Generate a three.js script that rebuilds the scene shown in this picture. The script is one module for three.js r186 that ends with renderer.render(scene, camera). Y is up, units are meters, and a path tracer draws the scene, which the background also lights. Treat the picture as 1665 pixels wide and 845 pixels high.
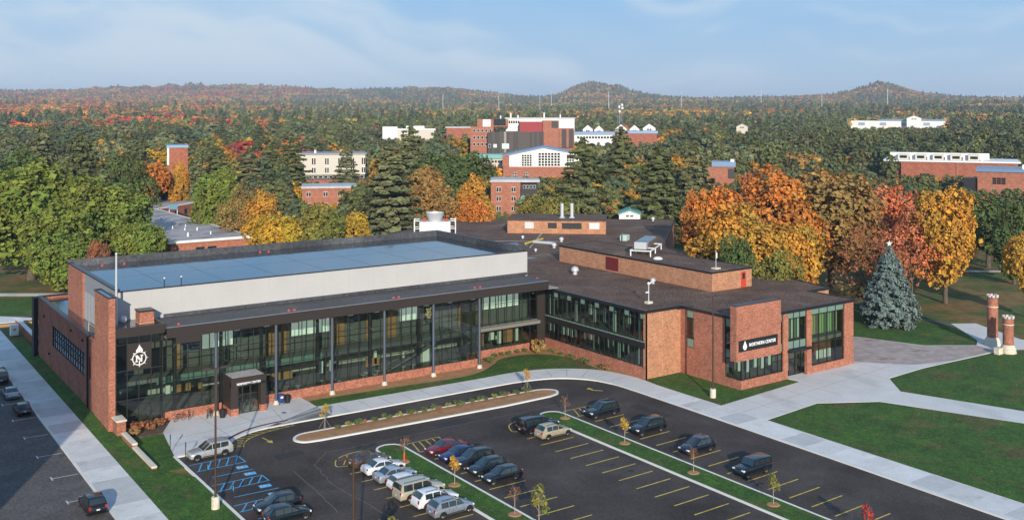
import * as THREE from 'three';
import { mergeGeometries, toCreasedNormals } from 'three/addons/utils/BufferGeometryUtils.js';
import { RoundedBoxGeometry } from 'three/addons/geometries/RoundedBoxGeometry.js';

// ---------- camera, sky, sun, exposure ----------
// world: x runs along the glass front of the hall, z towards the lot, metres. The drone hovers over the origin.
const FPX = 1632.44, HORIZON = 178, EYE = 39.358, YAW = 0.9563366;
const SN = Math.sin(YAW), CS = Math.cos(YAW);
const scene = new THREE.Scene();
const camera = new THREE.PerspectiveCamera(2 * Math.atan(667 / FPX) * 180 / Math.PI, 1665 / 1334, 1, 20000);
camera.position.set(0, EYE, 0);
camera.lookAt(CS * 100, EYE, -SN * 100);
camera.setViewOffset(1665, 1334, 0, 489, 1665, 845);
const renderer = new THREE.WebGLRenderer({ antialias: true });
renderer.setSize(1024, 519);
renderer.toneMapping = THREE.LinearToneMapping;
renderer.toneMappingExposure = 1.0;
renderer.shadowMap.enabled = true;

// small seeded tools
function rng(seed) { let a = (seed * 2654435761 + 12345) >>> 0; return () => { a = (a + 0x6D2B79F5) >>> 0; let t = a; t = Math.imul(t ^ (t >>> 15), t | 1); t ^= t + Math.imul(t ^ (t >>> 7), t | 61); return ((t ^ (t >>> 14)) >>> 0) / 4294967296; }; }
function hash2(x, y, s) { let h = Math.imul(x, 374761393) + Math.imul(y, 668265263) + Math.imul(s, 1442695041); h = Math.imul(h ^ (h >>> 13), 1274126177); return ((h ^ (h >>> 16)) >>> 0) / 4294967296; }
function vnoise(x, y, s = 1, per = 0) {
  const xi = Math.floor(x), yi = Math.floor(y); let fx = x - xi, fy = y - yi; fx = fx * fx * (3 - 2 * fx); fy = fy * fy * (3 - 2 * fy);
  const m = per ? (k) => ((k % per) + per) % per : (k) => k;
  const a = hash2(m(xi), m(yi), s), b = hash2(m(xi + 1), m(yi), s), c = hash2(m(xi), m(yi + 1), s), d = hash2(m(xi + 1), m(yi + 1), s);
  return a + (b - a) * fx + (c - a) * fy + (a - b - c + d) * fx * fy;
}
function fbm(x, y, s, oct, per = 0) { let v = 0, a = 0.5, t = 0; for (let o = 0; o < oct; o++) { v += a * vnoise(x, y, s + o * 17, per); t += a; a *= 0.5; x *= 2; y *= 2; per *= 2; } return v / t; }
const lerp = (a, b, t) => a + (b - a) * t, clamp = (v, a, b) => Math.max(a, Math.min(b, v)), sstep = (a, b, v) => { const t = clamp((v - a) / (b - a), 0, 1); return t * t * (3 - 2 * t); };

const SUN = new THREE.Vector3(-0.47, 0.315, 0.883).normalize();
{ // pale blue sky with thin slanting streaks of high cloud, the same all round
  const w = 2048, h = 1024, d = new Float32Array(w * h * 4);
  for (let j = 0; j < h; j++) for (let i = 0; i < w; i++) {
    const el = ((j + 0.5) / h - 0.5) * 180, az = (i + 0.5) / w * 360, k = (j * w + i) * 4;
    const e = Math.max(el, 0), up = 1 - Math.exp(-e / 9);
    let r = lerp(0.56, 0.10, up), g = lerp(0.69, 0.46, up), b = lerp(0.80, 0.92, up);
    const high = sstep(12, 60, e); r = lerp(r, 0.07, high); g = lerp(g, 0.19, high); b = lerp(b, 0.45, high);
    const A = az * Math.PI / 180, ca = Math.cos(A), sa = Math.sin(A), wx = fbm(ca * 6 + 20, sa * 6 + e * .12 + 20, 13, 3) - .5, s = e * 0.5 - (ca * 5.2 + sa * 3.1) + wx * 3.2;
    let c = fbm(ca * 2.4 + 9, s * 0.62 + sa * 2 + 40, 5, 3) * .8 + .2 * fbm(ca * 16 + wx * 5, s * 3.2 + sa * 9 + 80, 9, 5);
    const cl = sstep(0.36, 0.64, c) * 0.8 * sstep(-1, 3, el) * lerp(1, 0.45, sstep(8, 40, e));
    r = lerp(r, 0.68, cl); g = lerp(g, 0.79, cl); b = lerp(b, 0.88, cl);
    if (el < 0) { const t = sstep(0, -6, el); r = lerp(r, 0.16, t); g = lerp(g, 0.16, t); b = lerp(b, 0.15, t); }
    d[k] = r; d[k + 1] = g; d[k + 2] = b; d[k + 3] = 1;
  }
  const sky = new THREE.DataTexture(d, w, h, THREE.RGBAFormat, THREE.FloatType);
  sky.mapping = THREE.EquirectangularReflectionMapping; sky.magFilter = THREE.LinearFilter; sky.needsUpdate = true;
  scene.background = sky; scene.environment = sky;
}
const sun = new THREE.DirectionalLight(new THREE.Color(1.0, 0.90, 0.76), 5.0);
sun.position.copy(SUN).multiplyScalar(400).add(new THREE.Vector3(90, 0, -120)); sun.target.position.set(90, 0, -120);
sun.castShadow = true; sun.shadow.mapSize.set(4096, 4096);
Object.assign(sun.shadow.camera, { left: -220, right: 220, top: 220, bottom: -220, near: 1, far: 900 });
scene.add(sun, sun.target);

// ---------- helpers ----------
const taken = new Map();
function numbered(name) { const n = taken.get(name) || 0; taken.set(name, n + 1); return n ? `${name}_${String(n).padStart(3, '0')}` : name; }
function thing(name, label, category, p = [0, 0, 0], turn = 0, group) {
  const o = new THREE.Group(); o.name = numbered(name); o.position.set(...p); o.rotation.y = turn; o.userData = { label, category };
  if (group) o.userData.group = group; scene.add(o); return o;
}
function copyOf(root, label, p, turn = 0, group) { const c = root.clone(); c.name = numbered(root.name.replace(/_\d{3}$/, '')); c.userData = { ...root.userData, label }; if (group) c.userData.group = group; c.position.set(...p); c.rotation.y = turn; scene.add(c); return c; }
function mesh(parent, name, geo, mat, p) { const m = new THREE.Mesh(geo, mat); m.name = name; m.castShadow = m.receiveShadow = true; if (p) m.position.set(...p); parent.add(m); return m; }
function one(name, label, category, geo, mat, p, group) { const m = mesh(scene, numbered(name), geo, mat, p); m.userData = { label, category }; if (group) m.userData.group = group; return m; }
function structure(name, geo, mat, p) { const m = mesh(scene, numbered(name), geo, mat, p); m.userData = { kind: 'structure' }; return m; }
// uv in metres, from the dominant axis of each face
function uvm(g) {
  if (g.index) g = g.toNonIndexed(); if (!g.attributes.normal) g.computeVertexNormals();
  const p = g.attributes.position, n = p.count, uv = new Float32Array(n * 2), a = new THREE.Vector3(), b = new THREE.Vector3(), c = new THREE.Vector3();
  for (let i = 0; i < n; i += 3) {
    a.fromBufferAttribute(p, i); b.fromBufferAttribute(p, i + 1).sub(a); c.fromBufferAttribute(p, i + 2).sub(a); b.cross(c);
    const x = Math.abs(b.x), y = Math.abs(b.y), z = Math.abs(b.z);
    for (let k = i; k < i + 3; k++) { const X = p.getX(k), Y = p.getY(k), Z = p.getZ(k); uv[k * 2] = y >= x && y >= z ? X : x >= z ? Z : X; uv[k * 2 + 1] = y >= x && y >= z ? Z : Y; }
  }
  g.setAttribute('uv', new THREE.BufferAttribute(uv, 2)); return g;
}
function clean(g) { if (g.index) g = g.toNonIndexed(); for (const k of Object.keys(g.attributes)) if (!['position', 'normal', 'uv'].includes(k)) g.deleteAttribute(k); return g; }
function join(list) { return mergeGeometries(list.map(clean)); }
function bx(x0, x1, y0, y1, z0, z1) { const g = new THREE.BoxGeometry(Math.abs(x1 - x0), Math.abs(y1 - y0), Math.abs(z1 - z0)); g.translate((x0 + x1) / 2, (y0 + y1) / 2, (z0 + z1) / 2); return uvm(g); }
function cyl(r0, r1, h, n = 12) { return new THREE.CylinderGeometry(r1, r0, h, n).translate(0, h / 2, 0); }
function rod(a, b, r, r2 = r, n = 7) { const A = new THREE.Vector3(...a), B = new THREE.Vector3(...b), L = A.distanceTo(B), g = new THREE.CylinderGeometry(r2, r, L, n); g.translate(0, L / 2, 0); g.applyQuaternion(new THREE.Quaternion().setFromUnitVectors(new THREE.Vector3(0, 1, 0), B.sub(A).normalize())); g.translate(A.x, A.y, A.z); return g; }
// a slab of plan outline pts [x, z] between heights y0 and y1
function slab(pts, y0, y1) { const s = new THREE.Shape(pts.map(([x, z]) => new THREE.Vector2(x, z))); const g = new THREE.ExtrudeGeometry(s, { depth: y1 - y0, bevelEnabled: false }); g.rotateX(Math.PI / 2); g.translate(0, y1, 0); return uvm(g); }
// a ribbon of width w centred on a plan polyline
function ribbon(pts, w, y0, y1) {
  const L = [], R = [], n = pts.length, closed = n > 2 && Math.hypot(pts[0][0] - pts[n - 1][0], pts[0][1] - pts[n - 1][1]) < 1e-6;
  for (let i = 0; i < n; i++) {
    const a = pts[i ? i - 1 : closed ? n - 2 : 0], b = pts[i < n - 1 ? i + 1 : closed ? 1 : n - 1]; let dx = b[0] - a[0], dz = b[1] - a[1]; const l = Math.hypot(dx, dz) || 1; dx /= l; dz /= l;
    L.push([pts[i][0] - dz * w / 2, pts[i][1] + dx * w / 2]); R.push([pts[i][0] + dz * w / 2, pts[i][1] - dx * w / 2]);
  }
  const v = []; const q = (a, b, c, d) => v.push(...a, ...b, ...c, ...a, ...c, ...d); const P = (p, y) => [p[0], y, p[1]];
  for (let i = 0; i < n - 1; i++) {
    q(P(L[i], y1), P(L[i + 1], y1), P(R[i + 1], y1), P(R[i], y1));
    if (y1 - y0 > 0.02) { q(P(L[i], y0), P(L[i + 1], y0), P(L[i + 1], y1), P(L[i], y1)); q(P(R[i + 1], y0), P(R[i], y0), P(R[i], y1), P(R[i + 1], y1)); }
  }
  if (y1 - y0 > 0.02 && !closed) { q(P(L[0], y0), P(L[0], y1), P(R[0], y1), P(R[0], y0)); const e = n - 1; q(P(L[e], y0), P(R[e], y0), P(R[e], y1), P(L[e], y1)); }
  const g = new THREE.BufferGeometry(); g.setAttribute('position', new THREE.Float32BufferAttribute(v, 3)); g.computeVertexNormals(); return uvm(g);
}
function smooth(pts, n = 6) { const c = new THREE.CatmullRomCurve3(pts.map(([x, z]) => new THREE.Vector3(x, 0, z)), false, 'centripetal'); return c.getPoints((pts.length - 1) * n).map((p) => [p.x, p.z]); }
// where a bearing of the survey photograph and a distance put a thing on the land
function plan(u, D) { const r = (u - 832.5) / FPX * D; return [r * SN + D * CS, r * CS - D * SN]; }
const heightAt = (v, D) => EYE - (v - HORIZON) * D / FPX;
const at2 = (u, v) => plan(u, FPX * EYE / (v - HORIZON));
const ORD = ['first', 'second', 'third', 'fourth', 'fifth', 'sixth', 'seventh', 'eighth', 'ninth', 'tenth', 'eleventh', 'twelfth', 'thirteenth', 'fourteenth', 'fifteenth', 'sixteenth', 'seventeenth', 'eighteenth', 'nineteenth', 'twentieth', 'twenty-first', 'twenty-second', 'twenty-third', 'twenty-fourth', 'twenty-fifth', 'twenty-sixth', 'twenty-seventh', 'twenty-eighth', 'twenty-ninth', 'thirtieth'];
const facing = (x, z) => Math.atan2(-x, -z);

// ---------- materials ----------
function tex(n, fn, repeat, srgb = true) {
  const d = new Uint8Array(n * n * 4);
  for (let j = 0; j < n; j++) for (let i = 0; i < n; i++) { const c = fn(i / n, j / n, i, j), k = (j * n + i) * 4; for (let q = 0; q < 3; q++) d[k + q] = clamp(c[q], 0, 255); d[k + 3] = 255; }
  const t = new THREE.DataTexture(d, n, n); t.wrapS = t.wrapT = THREE.RepeatWrapping; t.magFilter = THREE.LinearFilter; t.minFilter = THREE.LinearMipmapLinearFilter; t.generateMipmaps = true; t.anisotropy = 8;
  if (srgb) t.colorSpace = THREE.SRGBColorSpace; t.repeat.set(1 / repeat, 1 / repeat); t.needsUpdate = true; return t;
}
const S = (r, g, b) => new THREE.Color(r / 255, g / 255, b / 255).convertSRGBToLinear();
const std = (c, roughness = 0.8, o = {}) => new THREE.MeshStandardMaterial({ color: c, roughness, side: THREE.DoubleSide, ...o });
// brick: 0.2 x 0.067 m courses with a fired tone for each brick; the tile is 6.4 m
function brickTex(base, spread, mortar, seed) {
  const cols = 32, rows = 96, n = 1024;
  return tex(n, (u, v) => {
    const ry = v * rows, row = Math.floor(ry), off = row % 2 ? 0.5 : 0, rx = u * cols + off, col = Math.floor(rx) % cols;
    const fx = rx - Math.floor(rx), fy = ry - row, joint = fx < 0.05 || fy < 0.15;
    const t = hash2(col, row, seed), dark = hash2(col, row, seed + 3) > 0.86 ? -34 : 0, big = (fbm(u * 6, v * 6, seed + 9, 4, 6) - 0.5) * 26;
    const k = (t - 0.5) * spread + dark + big + (fbm(u * 22, v * 22, seed + 19, 2, 22) - 0.5) * 38;
    return joint ? mortar.map((m) => m + big) : [base[0] + k, base[1] + k * 0.72, base[2] + k * 0.6];
  }, 6.4);
}
const M = {};
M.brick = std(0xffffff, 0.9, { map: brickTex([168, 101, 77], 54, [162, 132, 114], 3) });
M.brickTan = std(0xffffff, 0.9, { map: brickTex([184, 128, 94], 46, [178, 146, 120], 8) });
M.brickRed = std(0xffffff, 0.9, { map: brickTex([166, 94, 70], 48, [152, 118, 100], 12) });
const grit = (n, base, amp, coarse, seed, rep, tint = [1, 1, 1], stains = 0) => tex(n, (u, v, i, j) => {
  const k = (hash2(i, j, seed) - 0.5) * amp + (hash2(i >> 2, j >> 2, seed + 1) - 0.5) * amp * .9 + (fbm(u * 8, v * 8, seed + 2, 5, 8) - 0.5) * coarse + (stains ? -stains * sstep(0.62, 0.8, fbm(u * 5, v * 5, seed + 31, 4, 5)) : 0);
  return base.map((b, q) => b + k * tint[q]);
}, rep);
M.asphalt = std(0xffffff, 0.88, { map: grit(768, [69, 60, 55], 20, 40, 21, 31, [1, 1, 1], 14) });
M.asphaltOld = std(0xffffff, 0.9, { map: grit(512, [92, 88, 86], 30, 30, 25, 22, [1, 1, 1], 18) });
M.concrete = std(0xffffff, 0.85, { map: grit(512, [214, 212, 208], 10, 18, 33, 18, [1, 1, 1], 12) });
M.concreteNew = std(0xffffff, 0.82, { map: grit(512, [230, 227, 220], 8, 16, 37, 12, [1, 1, 1], 8) });
M.plaster = std(0xffffff, 0.75, { map: grit(512, [186, 184, 182], 4, 8, 41, 20) });
M.grass = std(0xffffff, 0.95, { map: tex(768, (u, v, i, j) => {
  const f = fbm(u * 10, v * 10, 51, 5, 10), m = fbm(u * 40, v * 40, 57, 3, 40), h = hash2(i, j, 5), brown = .8 * sstep(0.56, 0.76, fbm(u * 6, v * 6, 63, 5, 6));
  const k = (f - 0.5) * 34 + (m - 0.5) * 34 + (h - 0.5) * 24 + (hash2(i >> 2, j >> 2, 6) - .5) * 40 + (hash2(i >> 3, j >> 3, 8) - .5) * 18, leaf = hash2(i >> 2, j >> 2, 71) > 0.997 ? 1 : 0;
  return leaf ? [176, 138, 60] : [lerp(52, 92, brown) + k * 0.8, lerp(88, 84, brown) + k * 0.9, lerp(14, 40, brown) + k * 0.4];
}, 24) });
M.leafLitter = std(0xffffff, 0.95, { map: tex(768, (u, v, i, j) => {
  const f = sstep(0.36, 0.66, fbm(u * 7, v * 7, 151, 5, 7)), m = fbm(u * 50, v * 50, 157, 3, 50), h = hash2(i, j, 15), k = (m - 0.5) * 46 + (h - 0.5) * 30;
  return [lerp(78, 122, f) + k, lerp(92, 98, f) + k * 0.9, lerp(36, 50, f) + k * 0.5];
}, 60) });
M.woodland = std(0xffffff, 1, { map: tex(512, (u, v, i, j) => { const f = fbm(u * 9, v * 9, 161, 5, 9), k = (hash2(i, j, 4) - 0.5) * 24; return f > 0.6 ? [98 + k, 78 + k, 40] : [54 + k, 60 + k, 32]; }, 120) });
M.mulch = std(0xffffff, 1, { map: tex(512, (u, v, i, j) => { const h = hash2(i >> 1, j, 77), k = (h - 0.5) * 90 + (fbm(u * 6, v * 6, 81, 3, 6) - 0.5) * 30; return [168 + k, 124 + k * 0.85, 84 + k * 0.7]; }, 5), bumpMap: null });
M.gravelRoof = std(0xffffff, 0.95, { map: tex(768, (u, v, i, j) => { const h = hash2(i >> 2, j >> 2, 91), k = (h - 0.5) * 58 + (hash2(i, j, 90) - .5) * 30 + (fbm(u * 7, v * 7, 95, 5, 7) - 0.5) * 46, l = hash2(i >> 2, j >> 2, 93) > 0.975 ? 58 : 0, pale = sstep(0.66, 0.82, fbm(u * 4, v * 4, 99, 4, 4)) * 22; return [97 + k + l + pale, 72 + k * 0.95 + l + pale, 56 + k * 0.9 + l + pale * 0.8]; }, 24) });
M.greyRoof = std(0xffffff, 0.9, { map: grit(512, [172, 166, 164], 26, 60, 103, 26, [1, 1, 0.95], 26) });
const rip = tex(512, (u, v) => { const k = fbm(u * 12, v * 12, 121, 4, 12) * 255; return [k, k, k]; }, 14, false);
M.membrane = new THREE.MeshPhysicalMaterial({ color: new THREE.Color(0.035, 0.045, 0.06), roughness: 0.06, metalness: 0, ior: 1.95, side: THREE.DoubleSide, bumpMap: rip, bumpScale: 0.006 });
M.membraneDull = std(0xffffff, 0.62, { map: grit(512, [66, 67, 70], 26, 34, 131, 43, [1, 1, 1], -24) });
M.bronze = std(S(66, 58, 54), 0.45, { metalness: 0.35 });
M.mullion = std(S(58, 56, 55), 0.45, { metalness: 0.4 });
M.black = std(S(28, 28, 30), 0.55);
M.steel = std(S(160, 164, 168), 0.35, { metalness: 0.8 });
M.column = std(S(104, 112, 128), 0.4, { metalness: 0.5 });
M.white = std(S(232, 230, 226), 0.6);
M.whiteMetal = std(S(205, 208, 210), 0.4, { metalness: 0.3 });
M.stone = std(0xffffff, 0.85, { map: grit(256, [214, 204, 184], 18, 46, 141, 3) });
M.coping = std(S(52, 54, 60), 0.35, { metalness: 0.5 });
M.glass = new THREE.MeshPhysicalMaterial({ color: new THREE.Color(0.62, 0.73, 0.67), roughness: 0.0, metalness: 0, transmission: 1, thickness: 0, ior: 1.7, side: THREE.DoubleSide });
M.glassDark = new THREE.MeshPhysicalMaterial({ color: new THREE.Color(0.02, 0.03, 0.032), roughness: 0.04, metalness: 0, ior: 1.52, clearcoat: 1, clearcoatRoughness: 0.02, side: THREE.DoubleSide });
M.spandrel = new THREE.MeshPhysicalMaterial({ color: S(116, 142, 130), roughness: 0.12, clearcoat: 0.6, side: THREE.DoubleSide });
M.blind = std(S(206, 218, 204), 0.85);
M.blindPale = std(S(226, 228, 216), 0.85);
M.glowGlass = std(S(226, 232, 218), 0.6, { emissive: new THREE.Color(0.82, 0.92, 0.84), emissiveIntensity: 0.42 });  // added emissive glow brightens the gallery partitions; no lamp stands behind them
M.wood = std(0xffffff, 0.6, { map: tex(256, (u, v) => { const k = (fbm(u * 24, v * 3, 171, 3, 3) - 0.5) * 60; return [158 + k, 116 + k * 0.8, 72 + k * 0.6]; }, 2) });
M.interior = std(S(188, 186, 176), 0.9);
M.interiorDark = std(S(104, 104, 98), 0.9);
M.carpet = std(S(124, 120, 114), 0.95);
M.bluePaint = std(S(70, 172, 226), 0.8);
M.yellowPaint = std(0xffffff, 0.85, { map: grit(256, [206, 178, 84], 22, 60, 181, 3, [1, 1, 0.8], 30) });
M.whitePaint = std(0xffffff, 0.85, { map: grit(256, [206, 204, 200], 22, 60, 183, 3, [1, 1, 1], 40) });
M.redPaint = std(S(112, 44, 40), 0.85);
M.bark = std(0xffffff, 0.95, { map: tex(256, (u, v, i, j) => { const k = (fbm(u * 16, v * 4, 191, 3, 4) - 0.5) * 60; return [96 + k, 84 + k, 74 + k]; }, 2) });
M.barkPale = std(S(158, 146, 132), 0.95);
M.polePaint = std(S(84, 62, 52), 0.5, { metalness: 0.3 });
// ---------- land ----------
const HILLS = [[-150, 6200, 330, 800, 64], [290, 6100, 130, 700, 50], [520, 6300, 150, 800, 58], [690, 6300, 60, 700, 34], [735, 5000, 28, 500, 22], [790, 6000, 70, 700, 30], [942, 5600, 26, 600, 52], [990, 5500, 34, 600, 62], [1050, 5500, 40, 600, 18], [1437, 5000, 32, 500, 46], [1430, 5100, 84, 600, 36], [1290, 5600, 80, 600, 14], [1620, 6800, 60, 500, 26], [1130, 7400, 100, 500, 22]];
function land(x, z) {
  const D = Math.max(1, x * CS - z * SN), d = Math.hypot(x, z); if (d < 300) return -0.06;
  const far = clamp((d - 400) / 3600, 0, 1.35); let y = -0.06 + 60 * Math.pow(far, 1.3) * (far > 1 ? 1 - (far - 1) * 0.25 : 1);
  y += sstep(500, 1500, d) * (fbm(x / 420 + 50, z / 420 + 50, 7, 3) - 0.5) * 14;
  if (D > 3000) { const u = 832.5 + (x * SN + z * CS) / D * FPX; for (const [hu, hd, su, sd, h] of HILLS) { const a = (u - hu) / su, b = (D - hd) / sd; const e = a * a + b * b; if (e < 12) y += h * Math.exp(-e / 2) * (0.86 + 0.28 * vnoise(u / 14, D / 300, 3)); } }
  return y;
}
{
  const rings = [0, 60, 120, 180, 240, 300]; for (let r = 330; r < 9000; r *= 1.045) rings.push(r);
  const az = []; const c = Math.atan2(-SN, CS); for (let k = -150; k <= 150; k++) az.push(c + k * 0.0042); for (let k = 1; k < 48; k++) az.push(c + 0.63 + k * (2 * Math.PI - 1.26) / 48); az.push(c - 0.63 + 2 * Math.PI);
  const v = [], idx = [];
  for (const r of rings) for (const a of az) { const x = Math.cos(a) * r, z = Math.sin(a) * r; v.push(x, land(x, z), z); }
  const n = az.length; for (let i = 0; i < rings.length - 1; i++) for (let j = 0; j < n - 1; j++) { const a = i * n + j; idx.push(a, a + 1, a + n, a + 1, a + n + 1, a + n); }
  const g = new THREE.BufferGeometry(); g.setAttribute('position', new THREE.Float32BufferAttribute(v, 3)); g.setIndex(idx); g.computeVertexNormals();
  const uv = new Float32Array(v.length / 3 * 2); for (let i = 0; i < v.length / 3; i++) { uv[i * 2] = v[i * 3]; uv[i * 2 + 1] = v[i * 3 + 2]; } g.setAttribute('uv', new THREE.BufferAttribute(uv, 2));
  structure('terrain', g, M.woodland);
}
// mown campus ground under the old trees behind the hall
structure('campus_ground', slab([[-60, -20], [-60, -330], [60, -420], [300, -330], [330, -60], [240, -10]], -0.05, -0.02), M.leafLitter);
// front lot
const kerbS = [[40.6, -114.9], [41.4, -116.3], [43.0, -117.7], [45.6, -118.6], [49.9, -118.7], [60, -118.4], [77.6, -118.05], [84.6, -117.75], [89.8, -116.3], [93.2, -113.2], [94.7, -109.2], [95.0, -104]];
const kerbCurve = [...smooth(kerbS, 5), [94.95, -90], [94.7, -70], [94.4, -51], [94.3, -25]];
{
  const lot = structure('parking_lot', slab([[34.3, -114.8], ...kerbCurve, [34.3, -25]], -0.03, 0), M.asphalt);
  // painted stall lines and arrows are parts of the lot
  const line = (a, b, w, mat, nm) => mesh(lot, nm, ribbon([a, b], w, 0, 0.006), mat);
  for (let i = -1; i < 20; i++) { const z = -91.5 + 2.76 * i; if (i > -3) line([70.7, z - 2.78], [75.6, z - 2.78 - 0.05], 0.16, M.yellowPaint, 'stall_line'); }
  for (let i = 0; i < 20; i++) { const z = -97.5 + 2.78 * i; line([81.65, z], [86.6, z - 0.1], 0.16, M.yellowPaint, 'stall_line'); }
  for (let i = 0; i < 16; i++) { const z = -98.7 + 2.77 * i; line([48.2, z], [53.2, z + 0.1], 0.15, M.yellowPaint, 'stall_line'); }
  for (let i = 0; i < 16; i++) { const z = -97.4 + 2.76 * i; line([58.05, z], [62.6, z + 0.1], 0.15, M.yellowPaint, 'stall_line'); }
  // striped ends of the islands
  const hatch = (pts, lines) => { mesh(lot, 'stripe_border', ribbon(pts, 0.13, 0, 0.006), M.yellowPaint); for (const [a, b] of lines) mesh(lot, 'stripe', ribbon([a, b], 0.14, 0, 0.006), M.yellowPaint); };
  hatch([[80.9, -103.1], [86.4, -103.2], [86.6, -100.4], [81.0, -100.3]], [0, 1, 2, 3, 4].map((k) => [[81.5 + k * 1.05, -100.5], [82.6 + k * 0.9, -103]]));
  hatch([[57.0, -103.7], [62.4, -103.8], [62.6, -100.4], [57.8, -100.4]], [0, 1, 2, 3, 4].map((k) => [[57.9 + k * 1.05, -100.6], [58.7 + k * 0.9, -103.6]]));
  hatch(smooth([[75.4, -103.2], [73.6, -103.3], [72.0, -102.6], [71.2, -101.4], [70.9, -100.1], [75.4, -100.1]], 4), [[[71.6, -100.4], [73.4, -103]], [[73.2, -100.3], [74.8, -103]]]);
  hatch(smooth([[53.2, -104.6], [51.0, -104.6], [49.4, -104.0], [48.4, -102.8], [48.1, -101.4], [53, -101.4]], 4), [[[48.9, -101.7], [50.6, -104.3]], [[50.6, -101.6], [52.2, -104.4]]]);
  // yellow no-parking hatching along the entrance kerb
  const yl = smooth([[41.9, -113.8], [42.6, -115.3], [43.9, -116.5], [46.4, -117.5], [49.9, -117.95]], 6);
  mesh(lot, 'stripe_border', ribbon([...yl, [49.9, -118.5]], 0.13, 0, 0.006), M.yellowPaint);
  const ik = smooth([[40.7, -114.5], [41.6, -116.1], [43.2, -117.5], [45.7, -118.35], [49.8, -118.5]], 6);
  for (let k = 1; k < yl.length - 1; k += 2) mesh(lot, 'stripe', ribbon([yl[k], ik[Math.max(0, k - 1)]], 0.13, 0, 0.006), M.yellowPaint);
  // blue accessible stalls
  const bl = (a, b, w = 0.13) => mesh(lot, 'accessible_line', ribbon([a, b], w, 0, 0.006), M.bluePaint);
  for (const [z0, z1] of [[-111.3, -108.9], [-103.9, -102.0], [-97.4, -95.6]]) {
    bl([34.8, z0], [40.3, z0 - 0.05]); bl([40.3, z0], [40.35, z1]); bl([34.8, z1], [40.35, z1]);
    for (let k = 0; k < 5; k++) bl([35.1 + k * 1.02, z1 - 0.05], [36.2 + k * 1.02, z0 + 0.05]);
  }
  bl([35.7, -106.35], [40.2, -106.2]); bl([35.7, -99.6], [40.4, -99.4]); bl([35.7, -93], [40.4, -92.9]);
  const iconGeo = join([ribbon([[-0.2, 0.35], [-0.2, -0.1], [0.25, -0.1], [0.42, -0.4]], 0.1, 0, 0.004), new THREE.RingGeometry(0.22, 0.32, 20).rotateX(-Math.PI / 2).translate(0.02, 0.004, -0.2), new THREE.CircleGeometry(0.1, 12).rotateX(-Math.PI / 2).translate(-0.2, 0.004, 0.48)]);
  for (const z of [-107.5, -105.1, -100.75, -98.2, -94.4]) { const p = mesh(lot, 'accessible_panel', ribbon([[38.8, z], [40.05, z + 0.05]], 0.86, 0, 0.006), M.bluePaint); mesh(p, 'wheelchair_symbol', iconGeo.clone().rotateY(Math.PI / 2).translate(39.42, 0.008, z), M.whitePaint); }
  // arrows
  const arrow = (x, z, turn, bend) => { const s = new THREE.Shape(); if (bend) [[-1.2, -.1], [0, -.12], [.5, -.5], [.15, -.55], [1.0, -1.1], [1.1, -.2], [.8, -.4], [.2, .14], [-1.2, .12]].forEach(([a, b], i) => i ? s.lineTo(a, b) : s.moveTo(a, b)); else [[-1.3, -.1], [.3, -.1], [.3, -.4], [1.3, 0], [.3, .4], [.3, .1], [-1.3, .1]].forEach(([a, b], i) => i ? s.lineTo(a, b) : s.moveTo(a, b)); mesh(lot, 'direction_arrow', uvm(new THREE.ShapeGeometry(s).rotateX(-Math.PI / 2).rotateY(turn).translate(x, 0.006, z)), M.yellowPaint); };
  arrow(45.1, -114.4, -1.45); arrow(90.6, -108.4, 2.3, true);
  // oil drips in the stalls and patched asphalt
  { const oil = std(S(44, 40, 40), .6), patch = std(0xffffff, .9, { map: grit(256, [54, 50, 50], 22, 26, 77, 6) }), r3 = rng(15); for (const [x, z0, n] of [[74, -93, 16], [83.2, -96, 16], [59.6, -84, 8], [51, -80, 8]]) for (let k = 0; k < n; k++) { const pts = [], cx = x + (r3() - .5) * 1.6, cz = z0 + k * 2.77 + (r3() - .5) * .8, q = .12 + r3() * .28; for (let a = 0; a < 9; a++) pts.push([cx + Math.cos(a * .698) * q * (.6 + r3() * .8), cz + Math.sin(a * .698) * q * (.6 + r3() * .8)]); mesh(lot, 'oil_stain', slab(pts, 0, .003), oil); } for (const p of [[[64, -108.2], [69.5, -108], [69.4, -106.6], [64.1, -106.7]], [[89.5, -100], [91.2, -100], [91.1, -93.5], [89.6, -93.6]], [[43.6, -109], [46.8, -109.2], [46.9, -107.4], [43.5, -107.2]]]) mesh(lot, 'asphalt_patch', slab(p, 0, .004), patch); }
  // sealed cracks
  const crack = std(S(104, 100, 98), 0.9), rr = rng(5);
  const wander = (a, b, n, amp) => { const p = []; for (let i = 0; i <= n; i++) p.push([lerp(a[0], b[0], i / n) + (rr() - .5) * amp, lerp(a[1], b[1], i / n) + (rr() - .5) * amp]); return p; };
  for (const p of [wander([49, -106.5], [84, -105.8], 30, 0.3), wander([46.4, -104], [45.3, -97], 9, 0.25), wander([45.3, -97], [46.3, -86], 12, 0.25), wander([43.6, -103], [42.7, -90], 12, 0.25), wander([46.6, -104], [49, -106.5], 5, 0.15)]) mesh(lot, 'sealed_crack', ribbon(p, 0.1, 0, 0.005), crack);
}
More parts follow.
